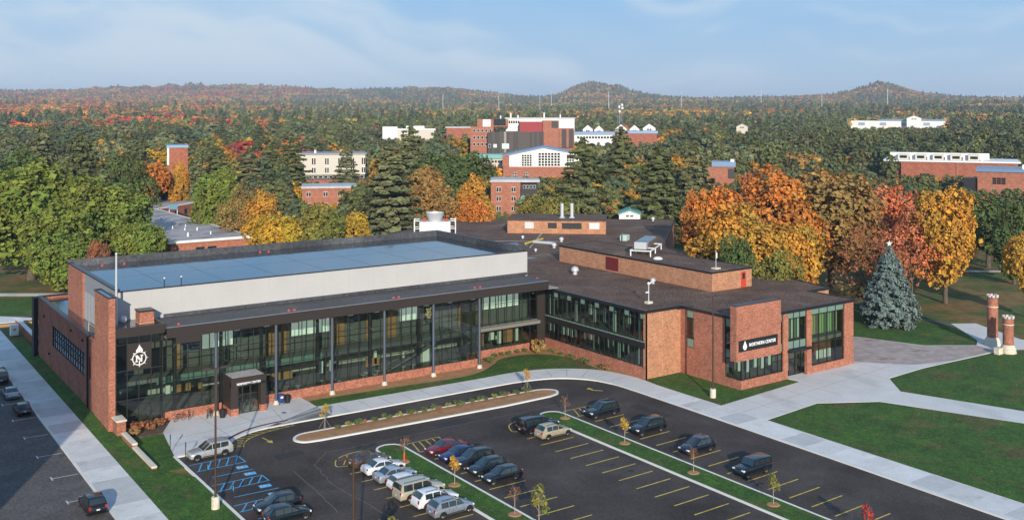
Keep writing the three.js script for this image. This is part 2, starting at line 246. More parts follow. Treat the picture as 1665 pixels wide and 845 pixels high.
// west street
{
  const road = structure('street', slab([[3, -20], [24.4, -20], [24.4, -196], [40, -205], [60, -214], [60, -222], [3, -208]], -0.03, 0), M.asphaltOld);
  for (const z of [-156.5, -148.4, -140.2, -132.0, -123.9, -115.8, -107.9, -100]) { mesh(road, 'stall_mark', ribbon([[21.6, z], [24.2, z + 0.1]], 0.13, 0, 0.006), M.whitePaint); mesh(road, 'stall_mark', ribbon([[21.55, z - 0.55], [21.55, z + 0.55]], 0.14, 0, 0.006), M.whitePaint); }
  const tar = std(S(52, 50, 50), 0.7), rr = rng(9);
  for (const [a, b] of [[[6, -118], [23, -121]], [[8, -104], [22, -110]], [[8, -133], [24, -136]], [[14.5, -100], [15, -150]]]) { const p = []; for (let i = 0; i <= 14; i++) p.push([lerp(a[0], b[0], i / 14) + (rr() - .5) * .5, lerp(a[1], b[1], i / 14) + (rr() - .5) * .5]); mesh(road, 'tar_seam', ribbon(p, 0.09, 0, 0.005), tar); }
}
// sidewalks, built of cast panels with open joints
function panelWalk(name, outline, y, mat) { return structure(name, slab(outline, -0.04, y), mat); }
const jointMat = std(S(120, 118, 114), 0.95);
{
  const w = panelWalk('street_sidewalk', [[24.6, -20], [28.5, -20], [28.5, -205], [24.6, -198]], 0.12, M.concrete);
  mesh(w, 'kerb', ribbon([[24.5, -20], [24.5, -197]], 0.22, -0.03, 0.125), M.concreteNew);
  const tones = [[206, 204, 200], [216, 214, 210], [224, 222, 217], [196, 195, 192]].map((b, i) => std(0xffffff, .85, { map: grit(256, b, 10, 22, 400 + i, 9, [1, 1, 1], 14) })); let np = 0;
  const panel = (p, x0, x1, z0, z1) => mesh(p, 'paving_slab', bx(x0, x1, .1, .1265, z0, z1), tones[Math.floor(hash2(np++, 3, 9) * 4)]);
  for (let z = -22; z > -194; z -= 3.9) panel(w, 24.63, 28.47, z - 3.87, z);
  const nEdge = smooth([[99.5, -92.8], [99.4, -104], [99.6, -110.5], [97.7, -116.4], [92.9, -120.6], [87.0, -122.3], [80.3, -122.4], [68, -122.8], [55.4, -123.3]], 6);
  const s = panelWalk('lot_sidewalk', [...kerbCurve.slice(16), [99.1, -25], [99.4, -51], [99.6, -85.2], ...nEdge], 0.12, M.concrete);
  mesh(s, 'kerb', ribbon(kerbCurve.map(([x, z], i) => [x, z]), 0.24, -0.03, 0.125), M.concreteNew);
  for (let x = 58; x < 86; x += 3.1) mesh(s, 'joint', ribbon([[x, -118.5], [x, -122.4]], 0.05, 0.12, 0.1235), jointMat);
  for (let z = -103; z < -30; z += 3.4) panel(s, 95.14, 99.2, z, z + 3.37);
  for (let k = 0; k < 6; k++) { const a = 0.15 + k * 0.26; mesh(s, 'joint', ribbon([[86.5 + Math.sin(a) * 8.4, -109.4 - Math.cos(a) * 8.4], [86.5 + Math.sin(a) * 12.6, -109.4 - Math.cos(a) * 12.6]], 0.05, 0.12, 0.1235), jointMat); }
  const p = panelWalk('entrance_plaza', [[34.3, -114.9], ...kerbCurve.slice(0, 16), [55.4, -118.55], [55.4, -123.4], [55.3, -129.4], [38.3, -129.4], [35.7, -124.3]], 0.12, M.concrete);
  for (const [a, b] of [[[36.2, -121], [55, -123.2]], [[41.3, -128.6], [41.9, -117.2]], [[45.4, -126], [46.8, -119.2]], [[50.2, -125.5], [49.2, -119.0]], [[35.3, -118.4], [44.4, -120.2]]]) mesh(p, 'joint', ribbon([a, b], 0.05, 0.12, 0.1235), jointMat);
  mesh(p, 'red_kerb_strip', ribbon(smooth([[40.7, -116.6], [41.7, -117.6], [44.5, -119.35], [47.3, -120.0], [50, -120.05]], 5), 0.42, 0.12, 0.126), M.redPaint);
  mesh(p, 'wheel_stop', ribbon([[34.4, -114.6], [40.2, -114.75]], 0.22, 0.0, 0.15), M.concreteNew);
  mesh(p, 'manhole_cover', cyl(0.32, 0.32, 0.01, 20).translate(50.8, 0.12, -123.3), M.asphaltOld);
  const f = panelWalk('forecourt', [[99.58, -92.8], [117.6, -94.4], [117.2, -97.6], [132.5, -97.6], [132.7, -103], [137, -108.5], [148.7, -107.4], [152.5, -97], [159.8, -92.0], [163.5, -94], [172, -104], [176, -101.5], [170, -90], [175, -78], [172, -77], [159.5, -87.6], [139.2, -88.6], [129.7, -88.1], [124.9, -83], [129.8, -68.4], [137.2, -46], [132.5, -46], [124.8, -65.8], [118.2, -81.9], [110.7, -86.2], [99.68, -85.2]], 0.115, M.concrete);
  for (let k = 0; k < 9; k++) mesh(f, 'joint', ribbon([[104 + k * 4.2, -85.4 - k * 0.35], [104 + k * 4.2, -93.1 - k * 0.3]], 0.045, 0.115, 0.1185), jointMat);
  for (const [a, b] of [[[99.7, -89.2], [136, -92.2]], [[118.4, -95.8], [134, -96.4]]]) mesh(f, 'joint', ribbon([a, b], 0.045, 0.115, 0.1185), jointMat);
  structure('paver_walk', slab([[133, -97.5], [133, -103.2], [137.2, -108.2], [148.5, -107.2], [152.2, -96.9], [159.4, -92.0], [158.9, -88.0], [147, -88.4], [139.4, -90.5]], 0.1, 0.125), std(0xffffff, .9, { map: grit(512, [176, 160, 152], 16, 44, 301, 9, [1, 1, 1], 26) }));
  structure('campus_path', ribbon(smooth([[1470, 516], [1500, 519.5], [1545, 528], [1585, 538], [1618, 548]].map(([u, v]) => at2(u, v)), 4), 1.9, -.03, .1), M.asphaltOld);
  structure('park_path', ribbon([[1500, 441], [1560, 440.5], [1620, 441], [1720, 442]].map(([u, v]) => at2(u, v)), 2.2, -.03, .02), M.concrete);
  panelWalk('back_path', [[10, -238], [34.2, -239], [50, -228], [49, -225.6], [33.5, -236], [10, -235]], 0.03, M.concrete);
  panelWalk('corner_walk', [[20, -216], [30.5, -211.8], [36, -206], [32.6, -205], [28.5, -205], [24.6, -198.2], [14, -205]], 0.11, M.concrete);
}
// lawns
const lawn = (name, pts, y = 0.1) => structure(name, slab(pts, -0.03, y), M.grass);
{ // verge beside the west wall, rising to the wall
  const z0 = -20, z1 = -186, A = [], B = []; const v = [];
  for (let k = 0; k <= 40; k++) { const z = lerp(z0, z1, k / 40); A.push([28.52, 0.1, z]); B.push([z > -111 ? 34.15 : z > -127.5 ? 31.2 : 30.4, z > -111 ? 0.12 : z > -128 ? 0.3 : 0.62, z]); }
  for (let k = 0; k < 40; k++) v.push(...A[k], ...A[k + 1], ...B[k + 1], ...A[k], ...B[k + 1], ...B[k]);
  const g = new THREE.BufferGeometry(); g.setAttribute('position', new THREE.Float32BufferAttribute(v, 3)); g.computeVertexNormals(); structure('verge_lawn', uvm(g), M.grass);
  lawn('garden_lawn', [[31.3, -110.8], [34.2, -110.8], [34.2, -114.9], [35.5, -123.9], [31.3, -123.9]], 0.08);
  lawn('front_lawn', [[55.5, -125.0], ...smooth([[55.5, -123.4], [68, -122.9], [80.3, -122.5], [87, -122.4], [92.8, -120.75], [97.2, -117.3]], 5), ...smooth([...[[978, 602], [962, 596], [935, 586], [905, 578.5], [872, 576.5], [840, 579], [812, 585.5], [803, 593]].map(([u, v]) => at2(u, v)), [81, -124.9], [68, -125.6], [55.6, -126.4]], 5)], 0.105);
  lawn('corner_lawn', [[99.62, -93.0], [99.5, -104], [100.4, -108.1], [107.1, -108.1], [107.1, -96.4], [117.1, -96.4], [117.4, -94.6]], 0.105);
  lawn('east_lawn', [[99.75, -85.0], [110.7, -86.0], [118.1, -81.7], [124.7, -65.7], [132.3, -46], [138, -25], [99.2, -25], [99.5, -51]], 0.13);
  lawn('far_lawn', [[129.7, -87.9], [125.0, -83], [130.0, -68.4], [137.4, -46], [230, -40], [240, -72], [178, -76], [174.5, -80], [160, -87.4], [139.2, -88.4]], 0.12);
  lawn('spruce_lawn', [[137.2, -108.7], [148.9, -107.6], [152.7, -97.2], [159.6, -92.2], [163.3, -94.2], [171.8, -104.2], [176, -112], [170, -125], [150, -130], [139, -118]], 0.09);
  structure('park_lawn', slab([[178, -110], [196, -118.5], [243, -126.8], [262, -115], [240, -80], [180, -79], [172, -91]], -0.03, 0.0), M.leafLitter);
  structure('park_lawn', slab([[171, -113], [195, -122], [242, -130], [226, -140], [200, -145.6], [176, -140]], -0.03, 0.0), M.leafLitter);
  lawn('dock_lawn', [[10, -232], [33, -233], [48, -224], [60, -214.5], [40, -207.5], [30, -213], [18, -218], [10, -218]], 0.02);
  const bed = structure('planting_bed', slab([[55.4, -129.5], [55.5, -125.6], [81, -124.2], [84.5, -124.4], [86.8, -125.6], [91, -124.0], [95.2, -120.5], [97.2, -116.9], [99.5, -110.6], [100.6, -108.4], [100.6, -133], [84.5, -133], [84.5, -129.5]], -0.03, 0.09), M.mulch);
  mesh(bed, 'garden_mulch', slab([[31.4, -124], [35.6, -124], [38.2, -129], [37, -131], [31.4, -131]], -0.03, 0.11), std(0xffffff, 1, { map: grit(256, [96, 76, 62], 60, 40, 211, 4) }));
}
// raised islands with a kerb
function island(name, pts, top, mat, kerbW = 0.24) { const isl = structure(name, slab(pts, -0.02, top), mat); mesh(isl, 'kerb', ribbon([...pts, pts[0]], kerbW, -0.02, 0.15), M.concreteNew); return isl; }
const round = (x0, x1, zn, zs, r) => [...[0, 1, 2, 3, 4, 5, 6, 7, 8].map((k) => { const a = Math.PI * (1 - k / 8); return [(x0 + x1) / 2 + Math.cos(a) * (x1 - x0) / 2, zn + r - Math.sin(a) * r]; }), [x1, zs], [x0, zs]];
island('lot_island', round(76.9, 80.25, -103.9, -25, 1.5), 0.12, M.grass);
island('lot_island', round(53.9, 57.1, -104.6, -25, 1.5), 0.12, M.grass);
{
  const a = smooth([[51.5, -114.0], [48.9, -113.9], [47.7, -112.6], [48.2, -111.2], [50.1, -110.7]], 5), b = smooth([[83.6, -109.4], [85.3, -110.0], [85.9, -111.3], [84.7, -112.6], [82, -113.0]], 5);
  island('mulch_island', [...a, [60.3, -110.1], [75.8, -109.3], ...b, [70, -113.4]], 0.12, M.mulch, 0.34);
}
// accessible bay kerb
structure('bay_kerb', ribbon([[34.25, -114.9], [34.3, -105], [34.35, -95], [34.35, -25]], 0.3, -0.03, 0.15), M.concreteNew);
// ---------- the campus hall: glass wing, brick wing, roofs ----------
const HALL = [80, 0, -128];
const hall = thing('campus_hall', 'long two-storey campus hall of red brick and dark glass with flat roofs', 'building', HALL);
const part = (name, geo, mat, parent = hall) => mesh(parent, name, geo.translate(parent === hall || parent.userData.world ? -HALL[0] : 0, 0, parent === hall || parent.userData.world ? -HALL[2] : 0), mat);
const unitPlane = new THREE.PlaneGeometry(1, 1), unitBox = new THREE.BoxGeometry(1, 1, 1);
// a curtain wall: mullions merged to one frame, each pane a sub-part. axis 'x': in the plane z = at
function curtain(name, axis, at, a, y, { mat = () => M.glass, mw = 0.07, md = 0.14, frame = M.mullion, face = 1, omit } = {}) {
  const g = [], a0 = a[0], a1 = a[a.length - 1], y0 = y[0], y1 = y[y.length - 1];
  const B = (p, q, r, s) => axis === 'x' ? bx(p, q, r, s, at - md / 2, at + md / 2) : bx(at - md / 2, at + md / 2, r, s, p, q);
  for (const k of a) g.push(B(k - mw / 2, k + mw / 2, y0, y1));
  for (let i = 0; i < a.length - 1; i++) for (const k of y) g.push(B(Math.min(a[i], a[i + 1]) + mw / 2, Math.max(a[i], a[i + 1]) - mw / 2, k - mw / 2 + (k === y0 ? mw / 2 : 0), k + mw / 2 - (k === y1 ? mw / 2 : 0)));
  const f = part(name, join(g), frame); 
  for (let i = 0; i < a.length - 1; i++) for (let j = 0; j < y.length - 1; j++) {
    if (omit && omit(i, j)) continue;
    const pm = mat(i, j), p = new THREE.Mesh(unitPlane, pm); p.name = pm === M.spandrel ? 'spandrel_panel' : 'pane'; p.castShadow = p.receiveShadow = true;
    const c = (a[i] + a[i + 1]) / 2, w = Math.abs(a[i + 1] - a[i]) - mw, h = y[j + 1] - y[j] - mw;
    p.scale.set(w + 0.02, h + 0.02, 1); if (axis === 'x') p.position.set(c - HALL[0], (y[j] + y[j + 1]) / 2, at - HALL[2]); else { p.position.set(at - HALL[0], (y[j] + y[j + 1]) / 2, c - HALL[2]); p.rotation.y = -Math.PI / 2; }
    f.add(p);
  }
  return f;
}
const range = (a, b, n) => Array.from({ length: n + 1 }, (_, i) => lerp(a, b, i / n));
const wbox = (name, mat, ...r) => part(name, bx(...r), mat);

// fin wall and west wing
wbox('fin_wall', M.brick, 30.15, 30.95, -0.05, 16.4, -134.9, -127.7);
part('coping', join([bx(30.07, 31.03, 16.4, 16.55, -134.98, -134.85), bx(30.07, 31.03, 16.4, 16.55, -127.75, -127.62), bx(30.07, 30.2, 16.4, 16.55, -134.85, -127.75), bx(30.9, 31.03, 16.4, 16.55, -134.85, -127.75)]), M.coping);
wbox('fin_cap', M.membrane, 30.2, 30.9, 16.4, 16.44, -134.85, -127.75);
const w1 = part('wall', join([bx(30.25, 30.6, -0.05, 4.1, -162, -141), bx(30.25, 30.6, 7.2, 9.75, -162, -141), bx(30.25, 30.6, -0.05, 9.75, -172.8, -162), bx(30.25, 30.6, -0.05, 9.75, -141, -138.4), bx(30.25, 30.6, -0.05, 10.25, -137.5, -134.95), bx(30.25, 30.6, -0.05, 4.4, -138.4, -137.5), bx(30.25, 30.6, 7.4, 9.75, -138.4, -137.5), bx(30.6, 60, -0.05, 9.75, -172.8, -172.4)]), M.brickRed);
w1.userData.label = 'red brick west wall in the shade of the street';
part('coping', join([bx(30.1, 30.75, 9.75, 9.95, -172.9, -138.45), bx(30.1, 30.75, 10.25, 10.42, -138.0, -134.95), bx(30.75, 36.5, 9.75, 9.95, -172.9, -172.3)]), M.coping);
wbox('downpipe', M.black, 30.05, 30.24, 0.4, 9.7, -139.0, -138.7);
curtain('window', 'z', 30.4, range(-162, -141, 14), [4.1, 5.1, 6.15, 7.2], { mat: (i, j) => j ? M.glass : M.glassDark, mw: 0.12, frame: M.black });
curtain('window', 'z', 30.4, [-138.4, -137.5], [4.4, 5.4, 7.4], { mw: 0.08, frame: M.black });
for (let i = 0; i < 14; i++) { const z = -162 + i * 1.5; wbox('blind', i % 5 === 2 ? M.interiorDark : M.blind, 31.15, 31.2, 5.2 + (i % 3) * 0.25, 7.2, z + 0.25, z + 1.3); }
wbox('roof', M.membrane, 30.6, 38, 9.25, 9.4, -172.4, -134.95);
wbox('dock_screen', M.black, 29.6, 30.24, -0.05, 9.6, -174.6, -172.95);
for (const [z, y] of [[-168, 7.4], [-141.8, 8.6], [-149, 8.6], [-164, 2.4]]) wbox('wall_light', M.black, 30.05, 30.25, y, y + 0.3, z - 0.15, z + 0.15);

// upper hall box: rendered front, brick west end
const up = part('wall', join([bx(32.8, 97.6, 9.4, 15.95, -134.3, -133.95)]), M.plaster); up.userData.label = 'long pale rendered wall of the raised hall roof';
for (let k = 1; k < 16; k++) wbox('panel_joint', std(S(176, 172, 166), 0.8), 32.8 + k * 4.05 - 0.015, 32.8 + k * 4.05 + 0.015, 12.3, 15.9, -133.955, -133.945);
part('wall', bx(32.8, 33.1, 9.4, 15.95, -152.9, -134.3), std(S(160, 162, 166), 0.55, { metalness: 0.25 })).userData.label = 'grey ribbed metal end wall of the raised roof';
for (let k = 0; k < 12; k++) wbox('rib', std(S(166, 168, 172), 0.55, { metalness: 0.25 }), 32.74, 32.82, 9.5, 13.4, -152.4 + k * 0.9, -152.25 + k * 0.9);
wbox('wall', M.brick, 32.55, 33.1, 9.4, 16.1, -162.6, -152.9);
wbox('wall', M.plaster, 97.3, 97.6, 9.4, 15.3, -158, -134.3);
wbox('wall', M.brickRed, 33.1, 97.6, 9.4, 15.3, -162.9, -162.5);
part('parapet', join([bx(32.55, 97.8, 15.3, 16.6, -163.1, -162.4), bx(97.2, 97.85, 15.3, 16.6, -162.4, -134.4)]), M.membraneDull);
part('coping', join([bx(32.7, 97.75, 15.95, 16.07, -134.4, -133.9), bx(32.5, 33.15, 16.1, 16.28, -162.4, -134.4)]), M.coping);
wbox('roof', M.membrane, 33.1, 97.25, 15.5, 15.62, -162.45, -134.3);
part('roof_seam', join([bx(33.2, 97, 15.62, 15.626, -148.5, -148.45), ...[0, 1, 2, 3, 4, 5, 6, 7].map((k) => bx(40 + k * 7.7, 40.05 + k * 7.7, 15.62, 15.627, -162, -134.6))]), M.membraneDull);

// canopy roof and fascia of the glass wing
part('fascia', join([bx(36.9, 96.6, 10.85, 12.15, -127.1, -126.8)]), M.bronze);
part('soffit', bx(36.9, 98.8, 10.8, 10.9, -133.4, -127.1), std(S(150, 146, 140), 0.8));
wbox('soffit_step', M.bronze, 38.0, 41.2, 10.05, 10.85, -127.6, -126.75);
wbox('canopy_roof', M.membraneDull, 36.8, 96.6, 12.0, 12.12, -133.95, -127.1);
wbox('roof_edge', M.steel, 36.9, 96.6, 12.15, 12.2, -127.12, -126.78);
wbox('fascia_return', M.bronze, 96.3, 96.6, 10.85, 12.15, -133.9, -127.1);
wbox('wall_base_flashing', M.membraneDull, 38.5, 97.4, 12.12, 12.55, -133.95, -133.7);
// corner glass box with the emblem
part('fascia', join([bx(30.95, 36.9, 11.5, 12.6, -127.9, -127.55), bx(36.6, 36.95, 11.5, 12.6, -133.9, -127.9)]), M.bronze);
wbox('roof', M.membrane, 30.95, 36.8, 12.2, 12.3, -133.95, -127.9);
wbox('chimney', M.brick, 34.6, 36.4, 12.3, 13.75, -132.6, -130.7);
wbox('coping', M.coping, 34.5, 36.5, 13.75, 13.92, -132.7, -130.6);
wbox('chimney_base', M.stone, 34.55, 36.45, 12.12, 12.32, -132.65, -130.6);
const emblemBox = curtain('curtain_wall', 'x', -127.7, [31.0, 32.31, 33.72, 35.18, 36.6], [0.35, 3.79, 7.36, 10.62, 11.5], { omit: (i, j) => j === 2 && (i === 1 || i === 2), mw: 0.09 });
curtain('curtain_wall', 'z', 36.6, [-128.7, -127.75], [0.35, 3.79, 7.36, 10.62, 11.5], { mw: 0.08 });
wbox('plinth', M.brick, 30.95, 36.6, -0.05, 0.35, -128.0, -127.62);
wbox('emblem_panel', M.bronze, 32.36, 35.13, 7.4, 10.58, -127.72, -127.62);
{ // emblem: a ship's-wheel ring with points, a letter and a flame
  const g = []; const cx = 33.75, cy = 8.72, R = 0.8;
  g.push(new THREE.TorusGeometry(R, 0.07, 6, 36).translate(cx, cy, -127.55));
  for (let k = 0; k < 8; k++) { if (k === 2) continue; const a = k * Math.PI / 4; const c = new THREE.ConeGeometry(0.09, 0.28, 6); c.rotateZ(a - Math.PI / 2); c.translate(cx + Math.cos(a) * (R + 0.17), cy + Math.sin(a) * (R + 0.17), -127.55); g.push(c); }
  const ex = (pts) => { const s = new THREE.Shape(pts.map(([x, y]) => new THREE.Vector2(x, y))); return new THREE.ExtrudeGeometry(s, { depth: 0.08, bevelEnabled: false }).translate(cx, cy, -127.6); };
  g.push(ex([[-.5, -.42], [-.2, -.42], [-.2, -.3], [-.26, -.3], [-.26, .08], [.2, -.42], [.34, -.42], [.34, .3], [.46, .3], [.46, .42], [.12, .42], [.12, .3], [.2, .3], [.2, -.08], [-.22, .42], [-.5, .42], [-.5, .3], [-.4, .3], [-.4, -.3], [-.5, -.3]]));
  g.push(ex([[-.06, -1], [.06, -1], [.06, -.3], [-.06, -.3]]));
  g.push(ex([[-.34, .72], [-.42, .98], [-.22, 1.25], [-.1, 1.45], [0, 1.72], [.12, 1.45], [.28, 1.25], [.42, .98], [.34, .74], [.16, .95], [0, .82], [-.16, .95]]));
  part('emblem', join(g), M.white);
}
// main glass front behind the columns
{
  const xs = []; for (let x = 36.7; x < 84.3; x += 1.72) xs.push(+x.toFixed(2)); xs.push(84.5);
  curtain('curtain_wall', 'x', -128.7, xs, [1.25, 5.1, 8.3, 10.82], { mw: 0.075, omit: (i, j) => false });
  wbox('plinth', M.brick, 36.7, 44.4, -0.05, 1.25, -129.0, -128.55);
  wbox('plinth', M.brick, 49.3, 84.5, -0.05, 1.25, -129.0, -128.55);
  wbox('plinth', M.brick, 84.5, 98.8, -0.05, 1.25, -132.8, -132.45);
  wbox('plinth', M.brick, 84.4, 84.7, -0.05, 1.25, -132.45, -128.55);
  curtain('curtain_wall', 'x', -132.6, range(84.6, 98.7, 9), [1.25, 4.1, 5.0, 8.3, 10.82], { mat: (i, j) => j === 1 ? M.spandrel : M.glass, mw: 0.075 });
  curtain('curtain_wall', 'z', 84.55, range(-132.5, -128.75, 2), [1.25, 5.1, 8.3, 10.82], { mw: 0.075 });
  // inner columns and floors
  for (const x of [38.6, 44.6, 50.1, 58.2, 66.3, 74.4, 82.5]) wbox('inner_column', M.mullion, x - 0.18, x + 0.18, 0, 10.8, -129.6, -129.2);
  wbox('floor_slab', M.carpet, 31, 98.7, 4.35, 4.85, -142, -131.8);
  wbox('floor_edge', M.spandrel, 37, 60, 4.0, 4.9, -131.8, -131.7);
  wbox('floor_edge', std(S(88, 94, 90), .6), 60, 84.5, 4.2, 4.9, -131.8, -131.7);
  wbox('ground_floor', M.carpet, 31, 98.7, -0.02, 0.06, -142, -129.05);
  wbox('ceiling', M.interior, 31, 98.7, 10.9, 11.0, -142, -133.4);
  wbox('back_wall', M.interior, 31, 98.7, 0, 11, -142.2, -142);
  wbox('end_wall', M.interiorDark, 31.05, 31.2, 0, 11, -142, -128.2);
  // guard rail of the gallery
  part('railing', join([rod([37, 5.9, -131.8], [84.4, 5.9, -131.8], 0.04), ...Array.from({ length: 27 }, (_, k) => rod([37 + k * 1.8, 4.85, -131.8], [37 + k * 1.8, 5.9, -131.8], 0.025))]), M.mullion);
  // upper gallery back wall: doors of pale wood between glazed partitions given an added glow
  const rr = rng(77);
  for (const [x0, x1] of [[43.8, 48.2], [56.6, 62.6], [74.2, 77.4], [89.5, 96.5]]) { wbox('glow_partition', M.glowGlass, x0, x1, 7.1, 9.9, -135.1, -134.9); const n = Math.round((x1 - x0) / 1.1); for (let k = 0; k <= n; k++) wbox('partition_post', M.mullion, lerp(x0, x1, k / n) - 0.05, lerp(x0, x1, k / n) + 0.05, 7.1, 9.9, -134.9, -134.8); wbox('partition_base', M.interiorDark, x0, x1, 4.85, 7.1, -135.1, -134.9); }
  for (const [x0, x1, y0, y1] of [[53.2, 54.8, 4.85, 9.6], [55.2, 56, 4.85, 9.6], [63.2, 65.0, 4.85, 9.6], [68.6, 69.4, 4.85, 9.6], [72.2, 73.6, 4.85, 9.8], [86.2, 88.6, 4.85, 9.6], [40.2, 41.0, 4.85, 9.4], [84.8, 85.6, 4.85, 8.6]]) wbox('wood_door', M.wood, x0, x1, y0, y1, -135.2, -134.95);
  wbox('stair_wall', M.blindPale, 78.4, 80.2, 0.1, 10.6, -136, -135.6);
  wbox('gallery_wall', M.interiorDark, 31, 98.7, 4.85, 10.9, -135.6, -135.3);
  // ground floor: lit counters, banners and a coffee bar
  for (const [x0, x1, y0, y1, m] of [[38.9, 39.6, 1.9, 3.0, M.blindPale], [39.9, 42.2, 1.9, 2.9, M.wood], [43.2, 43.8, 1.9, 2.7, M.wood], [53.2, 56.6, 1.3, 2.4, M.wood], [60.6, 61.3, 1.3, 3.2, M.blindPale], [62.4, 62.9, 1.4, 3.0, M.blind], [68.2, 70.4, 1.1, 2.3, M.wood], [69.6, 70.0, 1.4, 3.3, M.blindPale], [74.4, 74.7, 1.6, 2.4, M.white], [88.0, 89.2, 1.4, 3.4, M.wood], [90.4, 91.2, 2.2, 3.4, M.blindPale], [92.0, 92.6, 1.4, 3.4, M.blind], [93.2, 95.0, 1.4, 3.5, M.wood], [95.6, 96.0, 1.4, 3.6, M.blind]]) wbox('counter_panel', m, x0, x1, y0, y1, -134.6, -134.3);
  for (let k = 0; k < 22; k++) { const x = 52 + rr() * 30, z = -130.6 - rr() * 2.6; part('table', join([new THREE.CylinderGeometry(0.45, 0.45, 0.05, 10).translate(x, 0.8, z), rod([x, 0.06, z], [x, 0.8, z], 0.05)]), rr() > 0.5 ? M.wood : M.whiteMetal); }
  // stair across the atrium
  { const g = []; for (let k = 0; k < 14; k++) g.push(bx(70.5 + k * 0.75, 71.3 + k * 0.75, 0.7 + k * 0.3, 0.8 + k * 0.3, -133, -131.9)); g.push(rod([70.5, 0.6, -131.9], [81, 4.8, -131.9], 0.12), rod([70.5, 1.7, -131.9], [81, 5.9, -131.9], 0.05)); part('staircase', join(g), M.interiorDark); }
  // hanging wreath of small lamps in the atrium window
  { const g = [], r2 = rng(3); for (let k = 0; k < 60; k++) { const a = r2() * 6.28, q = Math.sqrt(r2()); g.push(new THREE.IcosahedronGeometry(0.09, 0).translate(76.4 + Math.cos(a) * q * 0.55, 9.1 + Math.sin(a) * q * 0.95, -129.9 + (r2() - .5) * .5)); } part('hanging_lantern_cluster', join(g), std(S(226, 196, 120), 0.5)); }
  for (let k = 0; k < 26; k++) { const x = 38.5 + k * 1.8; if (k % 3 === 2) continue; part('pendant_lamp', join([rod([x, 10.3, -130.6], [x, 10.8, -130.6], 0.012), new THREE.SphereGeometry(0.13, 8, 6).translate(x, 10.2, -130.6)]), std(S(240, 214, 150), 0.5)); }
}
// steel columns along the front
for (let k = 0; k < 6; k++) { const x = 43.3 + 8.12 * k; const c = part('column', cyl(0.19, 0.19, 10.3, 14).translate(x, 0.55, -127.5), M.column); mesh(c, 'column_base', new THREE.CylinderGeometry(0.36, 0.5, 0.62, 4, 1).rotateY(Math.PI / 4).translate(x - HALL[0], 0.3, -127.5 - HALL[2]), M.stone); }
for (let x = 41.5; x < 84; x += 4.06) wbox('canopy_light', M.steel, x, x + 0.75, 10.68, 10.8, -127.35, -127.05);
// entrance vestibule
{
  const x0 = 44.6, x1 = 49.3, z0 = -128.6, z1 = -125.6;
  part('vestibule', join([bx(x0, x0 + 0.95, 1.0, 4.35, z1 - 0.45, z1), bx(x1 - 0.75, x1, 1.0, 4.35, z1 - 0.45, z1), bx(x0, x0 + 0.4, 1.0, 4.35, z0, z1 - 0.45), bx(x1 - 0.4, x1, 1.0, 4.35, z0, z1 - 0.45), bx(x0, x1, 3.75, 4.35, z1 - 0.4, z1 + 0.02), bx(x0, x1, 4.35, 4.9, z0, z1 + 0.03)]), M.bronze);
  wbox('vestibule_roof', M.greyRoof, x0 + 0.25, x1 - 0.25, 4.9, 4.93, z0, z1 - 0.2);
  for (const [a, b] of [[x0 - 0.03, x0 + 0.98], [x1 - 0.78, x1 + 0.03]]) { wbox('vestibule_pier', M.brick, a, b, 0.0, 1.0, z1 - 0.5, z1 + 0.05); }
  wbox('vestibule_pier', M.brick, x0 - 0.03, x0 + 0.45, 0, 1.0, z0, z1 - 0.55); wbox('vestibule_pier', M.brick, x1 - 0.45, x1 + 0.03, 0, 1.0, z0, z1 - 0.55);
  const d = curtain('entrance_doors', 'x', z1 - 0.6, [x0 + 0.95, 46.3, 47.35, x1 - 0.75], [0.12, 2.55, 3.74], { mw: 0.12, frame: M.bronze });
  for (const x of [46.1, 46.5, 47.2]) mesh(d, 'door_handle', rod([x - HALL[0], 0.95, z1 - 0.52 - HALL[2]], [x - HALL[0], 1.5, z1 - 0.52 - HALL[2]], 0.03), M.steel);
}
function textBoard(txt, w, h, px, opts = {}) {
  const c = document.createElement('canvas'); c.width = 1024; c.height = Math.round(1024 * h / w); const x = c.getContext('2d');
  x.fillStyle = opts.bg || '#2a2523'; x.fillRect(0, 0, c.width, c.height); x.fillStyle = opts.fg || '#ffffff'; x.textBaseline = 'middle'; x.textAlign = 'center'; x.font = `bold ${px}px sans-serif`;
  x.fillText(txt, c.width * (opts.cx || 0.5), c.height * 0.52, c.width * (opts.max || 0.94)); const t = new THREE.CanvasTexture(c); t.colorSpace = THREE.SRGBColorSpace; return std(0xffffff, 0.6, { map: t });
}
mesh(hall, 'entrance_sign', new THREE.PlaneGeometry(3.4, 0.42), textBoard('NORTHERN CENTER', 3.4, 0.42, 118, { bg: '#423a36' }), [46.95 - HALL[0], 4.1, -125.56 - HALL[2]]);

